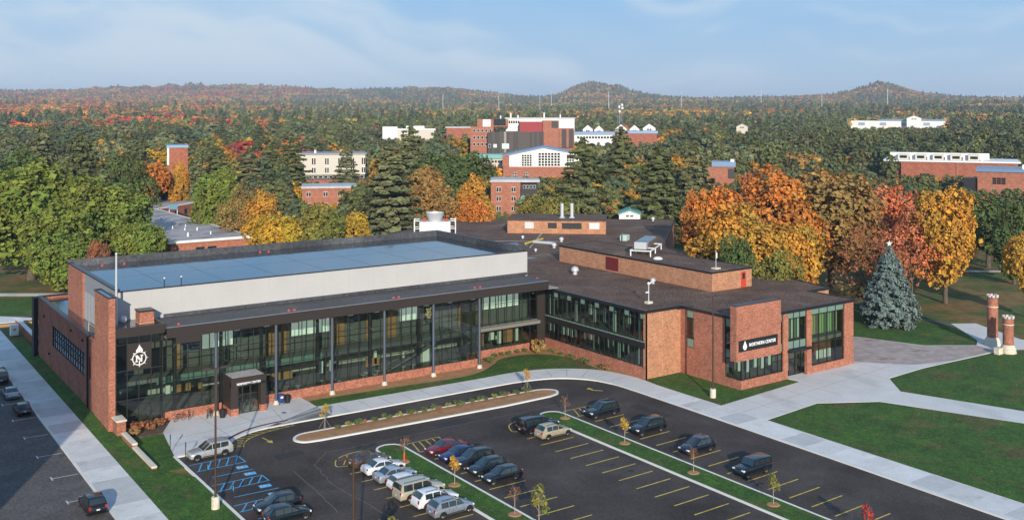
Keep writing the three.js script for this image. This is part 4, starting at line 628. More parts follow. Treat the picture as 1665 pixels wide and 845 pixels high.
// pine: whorls of drooping tufted boughs, ragged outline. H 20, W 9
function pineCrown(seed, n, leaf, { H = 20, W = 9, low = .12, taper = 1.0, droop = .1, ragged = .45, rows = .95, arms = 6 } = {}) {
  const rr = rng(seed), L = new Leaves(), whorls = Math.round(H * rows); const boughs = [];
  for (let i = 0; i < whorls; i++) { const t = (i + rr() * .7) / whorls, y = H * (low + (1 - low) * t), len = W / 2 * Math.pow(1 - t, .62 * taper) * (t < .12 ? .75 : 1) + .25; const k = t > .9 ? 3 : arms; const a0 = rr() * 6.28; for (let j = 0; j < k; j++) boughs.push({ y: y + (rr() - .5) * .6, a: a0 + j * 6.283 / k + (rr() - .5) * .5, len: len * (1 - ragged * rr()), k: .8 + rr() * .4 }); }
  const tw = boughs.reduce((a, b) => a + b.len * (b.len + .6), 0);
  for (const b of boughs) { const m = Math.max(4, Math.round(n * b.len * (b.len + .6) / tw)); for (let i = 0; i < m; i++) { const f = Math.pow(rr(), .55), q = b.len * f, w = (rr() - .5) * (.35 + b.len * .42 * (1.15 - f)), a = b.a, up = (1 - droop * 4) * q * .18 + (rr() - .3) * .5; const p = new THREE.Vector3(Math.cos(a) * q - Math.sin(a) * w, b.y + up - droop * q, Math.sin(a) * q + Math.cos(a) * w); const nn = new THREE.Vector3(Math.cos(a) * .95, .75, Math.sin(a) * .95).add(rdir(rr).multiplyScalar(.8)).normalize(); L.leaf(p, nn, leaf * (.7 + rr() * .6), b.k * (.75 + rr() * .5), (rr() - .5) * .14, rr); } }
  for (let i = 0; i < n * .05; i++) { const t = rr(); L.leaf(new THREE.Vector3((rr() - .5) * .5, H * (.9 + .1 * t), (rr() - .5) * .5), rdir(rr), leaf * .6, .9, 0, rr); }
  return L.geo();
}
const pineTrunk = (H = 20, r = .28) => uvm(join([rod([0, -.3, 0], [0, H * .97, 0], r, r * .12, 8)]));
// leafless boughs for the thin trees
function twigs(seed, { H = 14, W = 12, r = .2 } = {}) {
  const rr = rng(seed), g = [], grow = (p, d, len, rad, lev) => { const q = p.clone().addScaledVector(d, len); g.push(rod(p.toArray(), q.toArray(), rad, rad * .55, lev > 2 ? 3 : 5)); if (lev >= 4) return; const n = lev < 2 ? 4 : 3; for (let i = 0; i < n; i++) { const nd = d.clone().add(rdir(rr).multiplyScalar(lev ? .62 : .75)); nd.y += .18; grow(q, nd.normalize(), len * (.62 + rr() * .18), rad * .55, lev + 1); } };
  grow(new THREE.Vector3(0, -.2, 0), new THREE.Vector3(0, 1, 0), H * .24, r, 0); return clean(uvm(join(g)));
}
const leafMats = new Map();
function leafMat(r, g, b) { const k = [r, g, b].join(); if (!leafMats.has(k)) leafMats.set(k, new THREE.MeshStandardMaterial({ color: new THREE.Color(r, g, b), roughness: .85, vertexColors: true, side: THREE.DoubleSide })); return leafMats.get(k); }
const TINT = { green: [.165, .21, .028], deep: [.085, .12, .028], olive: [.20, .19, .035], yellow: [.46, .29, .022], gold: [.50, .26, .03], orange: [.52, .19, .03], coral: [.56, .17, .07], red: [.40, .05, .04], rust: [.27, .105, .042], brown: [.31, .18, .05], pine: [.115, .132, .042], pineBlue: [.09, .12, .055], pineGrey: [.155, .165, .07], spruce: [.14, .19, .175] };
const tint = (k) => leafMat(...TINT[k]);
const NEAR = { broad: [1, 2, 3, 4].map((s) => broadCrown(s * 11, 11000, .285)), broadTrunk: broadTrunk(5), pine: [1, 2].map((s) => pineCrown(s * 7, 5600, .34)), pineTrunk: pineTrunk(), thin: [1, 2].map((s) => broadCrown(s * 19, 7000, .2, { sparse: .45, lobes: 26 })), twigs: [twigs(3), twigs(8)] };
const MID = { broad: [5, 6, 7].map((s) => broadCrown(s * 11, 1700, .62)), pine: [5, 6, 7].map((s) => pineCrown(s * 7, 1700, .62, { ragged: .55, W: 10.5, taper: .6, low: .25 })) };
const LOW = { broad: [8, 9].map((s) => broadCrown(s * 11, 200, 1.5, { lobes: 9 })), pine: [8, 9].map((s) => pineCrown(s * 7, 170, 1.6)) };
let pick = 0;
function tree(kind, colour, label, x, z, H, W, group, lod = NEAR) {
  pick++; const t = thing({ broad: 'broadleaf_tree', pine: 'pine_tree', thin: 'thinning_tree' }[kind], label, 'tree', [x, land(x, z), z], (pick * 2.39) % 6.28, group);
  const src = lod[kind] || NEAR[kind], h0 = kind === 'pine' ? 20 : 16, w0 = kind === 'pine' ? 9 : 12, s = [W / w0, H / h0, W / w0];
  mesh(t, 'trunk', kind === 'pine' ? NEAR.pineTrunk : kind === 'thin' ? NEAR.twigs[pick % 2] : NEAR.broadTrunk, M.bark).scale.set(...s);
  mesh(t, 'crown', src[pick % src.length], tint(colour)).scale.set(...s); return t;
}
// u: bearing, v: top of the crown, D: distance, w: width on the survey photograph
function treeAt(kind, colour, u, v, D, w, label, group, lod) { const [x, z] = plan(u, D); return tree(kind, colour, label, x, z, heightAt(v, D) - land(x, z), w * D / FPX * 1.15, group, lod); }
const GL = 'old maples left of the hall', GC = 'trees behind the hall roof', GR = 'autumn maples right of the hall', GP = 'tall pines behind the hall';
for (const a of [
  ['broad', 'green', 50, 258, 232, 190, 'huge green maple at the left edge above the west lawn', GL],
  ['broad', 'green', 168, 268, 238, 150, 'broad green maple between the huge left maple and the flat-roofed brick dormitory', GL],
  ['broad', 'green', 100, 330, 216, 130, 'green maple with yellowing lower boughs in front of the left maples', GL],
  ['broad', 'green', 222, 335, 226, 90, 'rounded green maple touching the grey dormitory roof', GL],
  ['broad', 'rust', 156, 388, 205, 46, 'small rust-red tree beside the brick end of the hall', GL],
  ['broad', 'deep', 5, 225, 262, 130, 'dark green tree cut off by the left edge behind the maple', GL],
  ['broad', 'gold', 291, 262, 345, 38, 'slim golden maple beyond the grey dormitory roof', GC],
  ['broad', 'orange', 238, 236, 335, 62, 'orange maple left of the narrow brick block', GC],
  ['broad', 'green', 362, 270, 282, 92, 'round green tree standing over the dormitory court', GC],
  ['thin', 'brown', 392, 292, 262, 84, 'leafless vase-shaped tree behind the dormitory corner', GC],
  ['broad', 'gold', 428, 312, 262, 70, 'golden maple behind the leafless vase-shaped tree', GC],
  ['broad', 'yellow', 446, 322, 232, 86, 'yellow maple just behind the wet hall roof', GC],
  ['broad', 'olive', 512, 328, 232, 92, 'olive green maple right of the yellow maple behind the hall', GC],
  ['broad', 'yellow', 572, 336, 240, 66, 'yellow-green tree right of the olive maple', GC],
  ['pine', 'pineGrey', 634, 236, 278, 122, 'large grey-green pine in the middle behind the hall', GP],
  ['broad', 'deep', 733, 216, 330, 116, 'dark round tree right of the large grey-green pine', GC],
  ['broad', 'brown', 695, 268, 288, 88, 'brown and orange maple in front of the dark round tree', GC],
  ['broad', 'orange', 770, 306, 268, 62, 'bright orange maple beside the three-storey brick block', GC],
  ['broad', 'gold', 772, 286, 292, 62, 'golden tree behind the bright orange maple', GC],
  ['broad', 'olive', 888, 296, 285, 84, 'yellow-green tree right of the three-storey brick block', GC],
  ['pine', 'pine', 948, 224, 300, 112, 'tall dark pine before the gable-windowed building', GP],
  ['pine', 'pine', 1072, 236, 292, 112, 'broad pine left of the autumn maples', GP],
  ['pine', 'pine', 1010, 206, 390, 80, 'pine rising between the two big dark pines', GP],
  ['pine', 'pineGrey', 1130, 232, 320, 90, 'grey-green pine behind the left edge of the orange maples', GP],
  ['broad', 'deep', 258, 262, 350, 44, 'dark green tree left of the slim golden maple', GC],
  ['broad', 'green', 326, 268, 350, 50, 'green tree right of the slim golden maple', GC],
  ['pine', 'pineGrey', 563, 236, 455, 50, 'open grey-green pine standing before the white concrete building', GP],
  ['pine', 'pine', 474, 226, 430, 76, 'dark pine overlapping the left end of the concrete building', GP],
  ['pine', 'pine', 440, 234, 405, 80, 'dark pine left of the white concrete building', GP],
  ['pine', 'pineGrey', 404, 240, 385, 84, 'broad pine above the leafless vase-shaped tree', GP],
  ['pine', 'pine', 352, 238, 370, 80, 'dark pine right of the narrow brick block', GP],
  ['pine', 'pineGrey', 320, 250, 345, 50, 'small pine beside the narrow brick block', GP],
  ['pine', 'pineGrey', 668, 204, 372, 92, 'tall pine rising behind the large grey-green pine', GP],
  ['broad', 'deep', 205, 236, 330, 80, 'dark rounded tree behind the orange maple at left', GC],
  ['pine', 'pine', 130, 214, 345, 90, 'dark pine above the left maples', GP],
  ['pine', 'pineGrey', 66, 206, 340, 96, 'grey-green pine above the huge left maple', GP],
  ['broad', 'orange', 1160, 298, 214, 112, 'orange-brown maple at the left end of the autumn maples', GR],
  ['broad', 'gold', 1205, 318, 200, 132, 'golden maple behind the penthouse mast', GR],
  ['broad', 'orange', 1256, 274, 214, 150, 'tall bright orange maple behind the brick wing', GR],
  ['broad', 'gold', 1290, 330, 200, 100, 'golden maple right of the tall orange maple', GR],
  ['broad', 'brown', 1352, 270, 220, 160, 'tall bronze-brown maple in the row of autumn trees', GR],
  ['broad', 'coral', 1434, 286, 236, 108, 'coral pink maple right of the bronze-brown maple', GR],
  ['thin', 'rust', 1412, 350, 192, 120, 'thinning russet tree behind the blue spruce', GR],
  ['thin', 'coral', 1484, 328, 205, 104, 'coral red maple right of the blue spruce', GR],
  ['broad', 'gold', 1538, 298, 204, 112, 'golden maple with a bare pale trunk by the park path', GR],
  ['broad', 'deep', 1608, 300, 250, 110, 'dark green tree at the right behind the golden maple', GR],
  ['broad', 'deep', 1650, 330, 226, 80, 'dark green tree near the right edge', GR],
  ['broad', 'gold', 1672, 345, 190, 70, 'golden tree cut off by the right edge', GR],
  ['broad', 'deep', 1196, 378, 184, 64, 'dark green small tree behind the penthouse roof mast', GR],
  ['broad', 'olive', 1262, 392, 176, 80, 'olive and yellow small tree behind the east roof corner', GR],
  ['broad', 'green', 1330, 300, 260, 90, 'green-brown tree behind the bronze-brown maple', GR],
]) treeAt(...a);
// the decorated blue spruce
{
  const t = thing('blue_spruce', 'big blue spruce topped with a white star on the east lawn', 'tree', [161.4, 0.05, -109.6]);
  mesh(t, 'trunk', pineTrunk(14.2, .3), M.bark); mesh(t, 'crown', pineCrown(77, 21000, .25, { H: 14.6, W: 13.0, low: .02, taper: 1.35, droop: .12, ragged: .22, rows: 3.2, arms: 9 }), tint('spruce'));
  const s = new THREE.Shape(); for (let k = 0; k < 10; k++) { const a = k * Math.PI / 5 + Math.PI / 2, q = k % 2 ? .22 : .6; k ? s.lineTo(Math.cos(a) * q, Math.sin(a) * q) : s.moveTo(Math.cos(a) * q, Math.sin(a) * q); }
  mesh(t, 'star', new THREE.ExtrudeGeometry(s, { depth: .12, bevelEnabled: false }).rotateY(-.6).translate(0, 14.95, 0), M.white);
}
// staked saplings in the lot islands and along the walk
const sapCrown = broadCrown(301, 420, .1, { H: 3.4, W: 1.35, low: .3, lobes: 9 }), sapBare = broadCrown(303, 420, .055, { H: 3.4, W: 1.5, low: .32, lobes: 9, sparse: .4 }), sapTrunk = clean(join([rod([0, -.1, 0], [0, 2.6, 0], .045, .02), ...[0, 1, 2, 3, 4].map((k) => rod([0, 1.2 + k * .25, 0], [Math.cos(k * 2) * .45, 1.9 + k * .3, Math.sin(k * 2) * .45], .016, .006, 4))]));
const sapStakes = clean(join([[.75, .3], [-.6, .55], [.05, -.8]].map(([x, z]) => rod([0, 1.3, 0], [x, 0, z], .022, .022, 5))));
const sapMulch = new THREE.CylinderGeometry(.55, .7, .08, 14).translate(0, .03, 0);
function sapling(x, z, colour, bare, label, o = {}) { const t = thing('sapling', label, 'young tree', [x, o.y ?? .12, z], x * 7 % 6.28, 'saplings of the parking lot'), s = o.s || 1; mesh(t, 'trunk', sapTrunk, M.barkPale).scale.setScalar(s); mesh(t, 'crown', bare ? sapBare : sapCrown, tint(colour)).scale.setScalar(s); if (o.stakes) mesh(t, 'stake', sapStakes, M.barkPale); else mesh(t, 'mulch_ring', sapMulch, M.mulch); if (o.guard) mesh(t, 'trunk_guard', new THREE.CylinderGeometry(.1, .1, 1.0, 8).translate(0, .5, 0), std(S(220, 90, 40), .6)); return t; }
for (const [u, v, c, b, l, o] of [
  [528, 698, 'yellow', 0, 'staked yellow sapling at the left tip of the mulch island', { stakes: 1 }], [857, 636, 'gold', 0, 'staked golden sapling at the right tip of the mulch island', { stakes: 1 }],
  [657, 752, 'rust', 1, 'bare sapling with an orange trunk guard on the west island', { guard: 1 }], [739, 790, 'gold', 0, 'golden sapling on the west island among the parked cars', {}],
  [837, 838, 'rust', 1, 'bare russet sapling on the west island near the bottom edge', {}], [919, 681, 'rust', 1, 'bare dark-red sapling at the striped tip of the east island', {}],
  [1016, 722, 'yellow', 0, 'yellow sapling on the east island beside the dark suv', {}], [1128, 770, 'rust', 1, 'bare russet sapling on the east island before the blue crossover', {}],
  [1258, 822, 'olive', 0, 'olive sapling on the east island by the boxy off-roader', {}], [1412, 876, 'red', 0, 'dark-red sapling at the bottom edge of the east island', {}]]) { const [x, z] = at2(u, v); sapling(x, z, c, b, l, o); }
// two saplings below the frame whose shadows reach into it
sapling(57.0 - 1.6, -74.2, 'olive', 0, 'sapling on the west island below the picture edge', { s: 1.5 });
sapling(39.2, -73, 'olive', 0, 'leafy sapling on the verge below the picture edge', { s: 1.9, y: 0 });
// shrubs
const shrubGeo = [broadCrown(401, 260, .12, { H: 1.0, W: 1.2, low: .02, lobes: 8 }), broadCrown(402, 260, .12, { H: 1.0, W: 1.2, low: .02, lobes: 8 })];
let nsh = 0; function shrub(x, z, s, colour, label, group, y = .09) { const m = one('shrub', label, 'shrub', shrubGeo[nsh++ % 2], tint(colour), [x, y, z], group); m.scale.set(s, s * .8, s); m.rotation.y = nsh * 1.7; return m; }
let nb = 0; const GI = 'clipped shrubs in the mulch island', GB = 'shrubs in the bed under the hall windows';
for (let k = 0; k < 25; k++) { const x = 53.6 + k * 1.2 + (k % 3) * .2, z = lerp(-113.2, -112.6, k / 25); shrub(x, z, .7 + (k % 3) * .16, k % 6 === 1 ? 'olive' : k % 9 === 3 ? 'rust' : 'deep', `low clipped shrub on the mulch island, ${ORD[k]} from the left`, GI, .12); }
for (const [u, v, s, c] of [[797, 592, 1.5, 'deep'], [799, 580, .9, 'deep'], [810, 578, .9, 'deep'], [822, 576, .9, 'deep'], [834, 573, .9, 'deep'], [846, 571, .9, 'deep'], [876, 572, .9, 'olive'], [884, 571, .9, 'olive'], [905, 572, .8, 'deep'], [918, 573, .8, 'olive'], [930, 576, .8, 'deep'], [944, 580, .9, 'deep'], [950, 582, .9, 'deep'], [962, 587, 1.0, 'deep'], [972, 590, 1.0, 'deep'], [987, 599, 1.0, 'deep'], [1000, 601, .8, 'green'], [1008, 598, 1.2, 'rust']]) { const [x, z] = at2(u, v); shrub(Math.min(x, 98.8), Math.max(z, -131.6), s, c, `low shrub in the bed under the court windows, ${ORD[nb++]} from the left`, GB); }
{ const [x, z] = at2(886, 572); const m = one('ornamental_shrub', 'tall straw-coloured shrub in the inner corner of the court', 'shrub', shrubGeo[0], tint('brown'), [96.6, .09, -129.6]); m.scale.set(2.2, 2.4, 2.2); }
for (const [x, z, s, c, l] of [[33.2, -126.0, 1.7, 'rust', 'russet shrub below the emblem window'], [34.6, -126.2, 1.5, 'rust', 'pinkish shrub beside the plaza corner'], [36.0, -126.8, 1.3, 'rust', 'russet shrub at the plaza edge'], [32.4, -124.8, 1.2, 'brown', 'dry brown shrub behind the garden wall']]) shrub(x, z, s, c, l, 'garden shrubs by the glass corner', .11);
// ---------- buildings beyond the hall ----------
const CLEAR = []; // sight lines kept open: [u0, u1, lowest visible v, distance, depth]
const blueRoof = std(S(124, 150, 178), .4, { metalness: .3 }), tealRoof = std(S(110, 170, 160), .5), paleWall = std(S(206, 198, 184), .8), darkPanel = std(S(58, 52, 50), .6), redPanel = std(S(150, 40, 46), .6), roofPale = std(0xffffff, .85, { map: grit(256, [190, 190, 192], 16, 40, 221, 20) });
function site(name, label, uc, D, turn = 0, y0) {
  const [x, z] = plan(uc, D), base = y0 ?? land(x, z), t = thing(name, label, 'building', [x, base, z], facing(x, z) + turn), q = D / FPX;
  const X = (u) => (u - uc) * q, Y = (v) => Math.max(0, heightAt(v, D) - base);
  const api = { t, X, Y, q,
    box(nm, u0, u1, v0, v1, zf, depth, mat) { return mesh(t, nm, bx(X(u0), X(u1), v1 > 900 ? -1 : Y(v1), Y(v0), zf - depth, zf), mat); },
    win(u0, u1, v0, v1, cols, rows, zf, { gap = .3, frame = M.white, pane = M.glassDark } = {}) {
      for (let i = 0; i < cols; i++) for (let j = 0; j < rows; j++) { const w = (X(u1) - X(u0)) / cols, h = (Y(v0) - Y(v1)) / rows, m = mesh(t, 'window', unitBox, frame, [X(u0) + w * (i + .5), Y(v1) + h * (j + .5), zf]); m.scale.set(w * (1 - gap), h * (1 - gap), .16); const p = mesh(m, 'pane', unitBox, pane, [0, 0, .1]); p.scale.set(.84, .86, 1); }
    },
    clear(u0, u1, v, depth = 20) { CLEAR.push([u0, u1, v, D, depth]); return api; } };
  return api;
}
{ // white concrete block with slit windows
  const b = site('concrete_building', 'white concrete building with vertical slit windows in the trees', 540, 510).clear(492, 592, 290);
  b.box('wall', 489, 593, 251, 284, 0, 22, paleWall); b.box('roof', 487, 595, 249, 251, .6, 23, std(S(150, 150, 156), .7)); b.box('ground_storey', 489, 593, 284, 292, -1, 20, M.black); b.box('base', 486, 596, 292, 999, 0, 22, M.brickRed);
  for (const u of [510, 531, 552, 572, 590]) { b.win(u - 3, u, 255, 269, 1, 1, .05, { gap: .1 }); b.win(u + .5, u + 3.5, 255, 269, 1, 1, .05, { gap: .1 }); b.win(u - 3, u, 271, 282, 1, 1, .05, { gap: .1 }); b.win(u + .5, u + 3.5, 271, 282, 1, 1, .05, { gap: .1 }); }
  b.win(492, 592, 285, 290.5, 12, 1, -.9, { gap: .2 }); b.box('chimney', 511, 514, 244, 250, -4, 1.5, M.white);
}
{
  const b = site('brick_building', 'low brick building with pale roof before the concrete block', 534, 395).clear(490, 560, 324);
  b.box('wall', 492, 577, 306, 999, 0, 16, M.brick); b.box('roof', 490, 579, 302.5, 306, .5, 17, roofPale); for (const u of [502, 529, 552]) { b.win(u - 4, u + 4, 311, 320, 2, 1, .05, { gap: .16 }); b.win(u - 4, u + 4, 329, 337, 2, 1, .05, { gap: .16 }); }
}
{
  const b = site('brick_building', 'three-storey brick block beside the bright orange maple', 822, 372).clear(798, 876, 340);
  b.box('wall', 798, 846, 296, 999, 0, 14, M.brick); b.box('roof', 796, 848, 292, 296, .4, 15, roofPale); for (const u of [811, 835]) for (const v of [303, 318, 334]) b.win(u - 4, u + 4, v, v + 10, 2, 1, .05, { gap: .16 });
  b.box('link', 847, 874, 300, 999, -3, 8, M.black); b.win(850, 872, 301, 308, 4, 1, -2.9, { gap: .25 }); b.box('link_roof', 846, 878, 293, 297, -2.5, 10, roofPale);
  const s = new THREE.Shape([[-2.6, 0], [0, 3], [2.6, 0]].map(([x, y]) => new THREE.Vector2(x, y))); mesh(b.t, 'porch_roof', new THREE.ExtrudeGeometry(s, { depth: 5, bevelEnabled: false }).translate(b.X(850), b.Y(328), .5), tealRoof);
}
{ // gable hall with tall gridded windows
  const b = site('gable_building', 'brick building with a white gable and tall gridded windows', 882, 500).clear(816, 945, 283);
  b.box('wall', 818, 948, 271, 999, 0, 26, M.brick); const X = b.X, Y = b.Y; const sh = new THREE.Shape([[818, 271], [818, 254], [884, 240.5], [948, 252], [948, 271]].map(([u, v]) => new THREE.Vector2(X(u), Y(v))));
  mesh(b.t, 'gable_wall', uvm(new THREE.ExtrudeGeometry(sh, { depth: 20, bevelEnabled: false }).translate(0, 0, -20)), M.white); b.box('corner_pier', 817, 828, 252, 271, .15, 4, M.brick);
  const rf = (u0, v0, u1, v1) => { const g = new THREE.BoxGeometry(Math.hypot(X(u1) - X(u0), Y(v1) - Y(v0)), .35, 27); g.rotateZ(Math.atan2(Y(v1) - Y(v0), X(u1) - X(u0))).translate((X(u0) + X(u1)) / 2, (Y(v0) + Y(v1)) / 2 + .3, -12.6); mesh(b.t, 'roof', g, blueRoof); }; rf(815, 255, 884, 240.3); rf(884, 240.3, 952, 253);
  b.win(848, 865, 251, 270, 4, 5, .06, { gap: .12, pane: M.glassDark }); b.win(875, 911, 248, 270, 7, 5, .06, { gap: .12 }); b.win(921, 934, 251, 270, 3, 5, .06, { gap: .12 }); for (const u of [838, 856]) b.win(u - 4, u + 4, 280, 289, 3, 2, .05, { gap: .14 });
}
{ // science complex
  const b = site('science_building', 'large brick and dark-panelled science complex with a red block', 850, 640).clear(764, 938, 243, 40);
  b.box('brick_wing', 764, 802, 206, 999, -6, 20, M.brick); b.win(767, 800, 209, 216, 5, 1, -5.9, { gap: .4 }); b.win(767, 800, 220, 228, 5, 1, -5.9, { gap: .4 }); b.win(767, 800, 231, 239, 5, 1, -5.9, { gap: .4 });
  b.box('upper_block', 775, 826, 194, 206, -8, 14, M.brick); b.box('white_block', 784, 797, 194.5, 206, -7.9, 6, M.white); b.box('roof_glazing', 802, 822, 194, 204, -7.7, 6, M.glassDark);
  b.box('long_roof_block', 822, 936, 193, 214, -14, 22, M.white); b.win(826, 845, 195.5, 202, 5, 1, -13.9, { gap: .3, frame: M.mullion }); b.box('roof_edge', 820, 938, 191.5, 193, -13.6, 23, roofPale);
  b.box('red_block', 845, 884, 198, 216, -4, 14, redPanel); b.box('brick_tower', 883, 909, 196, 999, -2, 14, M.brick); b.box('tower_window', 897, 908, 197, 208, -1.95, .3, darkPanel);
  b.box('east_wing', 896, 934, 209, 999, -4, 16, M.brickRed);
  const rr = rng(12); for (let k = 0; k < 24; k++) { const u = 793 + k * 3.8; b.box('facade_panel', u, u + 3.7, 214 + (rr() < .15 ? 1 : 0), 264, 0 - rr() * .2, 5, rr() > .86 ? std(S(150, 140, 132), .6) : rr() > .5 ? darkPanel : std(S(74, 66, 62), .6)); }
  for (let k = 0; k < 9; k++) { const u = 898 + k * 3.9; b.box('facade_panel', u, u + 3.8, 210, 240, -3 - rr() * .2, 4, rr() > .6 ? M.brick : darkPanel); }
  b.win(802, 808, 234, 240, 1, 1, .3, { gap: .05, pane: std(S(190, 214, 206), .4) }); b.win(816, 828, 233, 242, 1, 1, .3, { gap: .05, pane: std(S(190, 214, 206), .4) }); b.win(794, 798, 234, 240, 1, 1, .3, { gap: .05 });
  for (const [u, v] of [[813, 188], [830, 183.5], [842, 187], [885.5, 183], [912.5, 186]]) mesh(b.t, 'exhaust_stack', cyl(.55, .5, b.Y(v) - b.Y(196), 10).translate(b.X(u), b.Y(196), -15), M.white);
  b.box('cool_roof', 800, 822, 193, 194, -7.6, 8, M.black);
}
{
  const b = site('teal_roof_building', 'long low building with a teal roof behind the three-storey brick block', 800, 540).clear(776, 818, 266); b.box('wall', 776, 826, 258, 999, 0, 12, paleWall); b.box('roof', 774, 828, 251, 258, .8, 14, tealRoof); b.win(778, 824, 260, 265, 9, 1, .05, { frame: M.mullion });
  mesh(b.t, 'spire', new THREE.ConeGeometry(1.4, 5, 6).translate(b.X(840), b.Y(258) + 2.5, -4), tealRoof);
}
{ const b = site('white_low_building', 'long white building with blue roof edges right of the science complex', 1000, 760).clear(934, 1070, 228, 30); b.box('wall', 934, 1000, 219, 999, 0, 18, M.white); b.box('wall', 1000, 1068, 217, 999, -4, 18, M.brickRed); b.box('roof', 932, 1002, 214.5, 219, .5, 19, blueRoof); b.box('roof', 1002, 1070, 213, 217, -3.5, 19, blueRoof); b.win(938, 996, 221, 226, 12, 1, .05, { frame: M.mullion }); }
function house(u, v, D, w, h, mat, roof, label) { const b = site('house', label, u, D).clear(u - w / 2, u + w / 2, v + h * .8, 10); const q = b.q, hw = w * q / 2, y = b.Y(v + h * .5), yt = b.Y(v); const s = new THREE.Shape([[-hw, -1], [-hw, y], [0, yt], [hw, y], [hw, -1]].map(([a, c]) => new THREE.Vector2(a, c))); mesh(b.t, 'wall', new THREE.ExtrudeGeometry(s, { depth: 9, bevelEnabled: false }).translate(0, 0, -9), mat); for (const k of [-1, 1]) { const L = Math.hypot(hw, yt - y) + .7, g = new THREE.BoxGeometry(L, .25, 9.8).rotateZ(-k * Math.atan2(yt - y, hw)).translate(k * hw / 2, (y + yt) / 2 + .25, -4.5); mesh(b.t, 'roof', g, roof); } b.win(u - w * .2, u + w * .2, v + h * .55, v + h * .8, 2, 1, .06, { gap: .3, frame: M.mullion }); return b; }
const shingle = std(S(92, 88, 90), .9);
[['white gabled house farthest left of the lattice tower', 956, 203, 16], ['second gabled house left of the lattice tower', 974, 204, 15], ['gabled house under the lattice tower', 1010, 202, 18], ['gabled house right of the lattice tower', 1032, 203, 16], ['rightmost of the gabled houses behind the blue-edged building', 1056, 201, 20]].forEach(([l, u, v, w]) => house(u, v, 860, w, 14, M.white, shingle, l));
house(1207, 201, 900, 18, 9, paleWall, shingle, 'white gabled house alone above the pines'); house(1487, 188, 1380, 22, 8, M.white, blueRoof, 'gabled top of the far white building at right'); house(1024, 343, 284, 34, 12, M.white, tealRoof, 'teal-roofed gable porch behind the rear roof');
{ const b = site('narrow_brick_block', 'narrow brick block with blue roof beyond the left dormitory', 289, 360).clear(272, 304, 250, 8); b.box('wall', 272, 304, 240, 999, 0, 10, M.brickRed); b.box('roof', 271, 305, 236, 240, .3, 10.6, blueRoof); b.box('pale_edge', 272, 275, 240, 268, .1, 1, M.white); }
{ const b = site('far_white_building', 'white flat-roofed buildings far behind the grey-green pine', 664, 800).clear(620, 706, 222, 20); b.box('wall', 622, 646, 206, 999, 0, 12, M.white); b.box('wall', 646, 706, 212, 999, -6, 14, paleWall); b.box('roof', 644, 708, 209.5, 212, -5.5, 15, M.white); b.box('upper', 660, 690, 205, 210, -8, 8, M.white); }
{ const b = site('far_brick_building', 'low brick building between the dark round tree and science complex', 745, 700).clear(728, 762, 216, 20); b.box('wall', 726, 766, 208, 999, 0, 14, M.brickRed); b.box('roof', 724, 768, 206, 208, .4, 15, roofPale); }
{ const b = site('small_brick_block', 'small brick building with blue roof behind the autumn maples', 1172, 425).clear(1150, 1197, 294, 10); b.box('wall', 1150, 1194, 271, 999, 0, 10, M.brick); b.box('roof', 1158, 1196, 263, 271, .5, 11, blueRoof); b.box('vent_block', 1188, 1194, 259, 266, -2, 2, M.white); b.box('window_wall', 1184, 1194, 274, 290, .2, .4, darkPanel); }
{ // right: brick hall with white roof monitors
  const b = site('monitor_roof_building', 'long brick building with white sawtooth roof monitors at right', 1556, 425).clear(1468, 1648, 281, 16);
  b.box('wall', 1472, 1646, 264, 999, 0, 26, M.brickRed); b.box('wall', 1446, 1472, 272, 999, -2, 20, M.brickRed); b.box('roof', 1444, 1650, 261.5, 264, .6, 28, M.white); b.box('rear_wall', 1452, 1606, 251, 262, -14, 2, M.white);
  for (let k = 0; k < 5; k++) { const u = 1466 + k * 27; b.box('roof_monitor', u, u + 17, 253 - k * .2, 262, -6, 7, paleWall); b.win(u + 1, u + 16, 254, 260, 1, 1, -5.9, { gap: .25, frame: M.mullion }); b.box('monitor_duct', u + 19, u + 22, 255, 262, -5, 2, M.white); }
  b.box('pilaster', 1556, 1560, 264, 999, .3, 1, M.brick); b.win(1500, 1516, 282, 288, 2, 1, .05, { frame: M.mullion });
}
{ const b = site('blue_roof_building', 'brick building with flat blue roof at the right edge', 1640, 352).clear(1594, 1700, 304, 14); b.box('wall', 1595, 1710, 280, 999, 0, 18, M.brick); b.box('roof', 1593, 1712, 275, 280, .5, 19, blueRoof); b.win(1617, 1637, 289, 300, 3, 3, .06, { gap: .15, frame: M.mullion }); b.box('chimney', 1661, 1665, 268, 277, -3, 2, M.white); b.box('dark_bay', 1574, 1595, 292, 999, -1, 8, M.black); }
{ const b = site('far_store', 'long low white building with blue roof far off at right', 1460, 1400).clear(1386, 1534, 204, 30); b.box('wall', 1388, 1532, 196.5, 999, 0, 30, M.white); b.box('roof', 1430, 1534, 194, 196.5, .5, 30, blueRoof); for (let k = 0; k < 4; k++) b.box('loading_bay', 1400 + k * 33, 1410 + k * 33, 199, 204, .3, 1, std(S(150, 160, 170), .6)); }
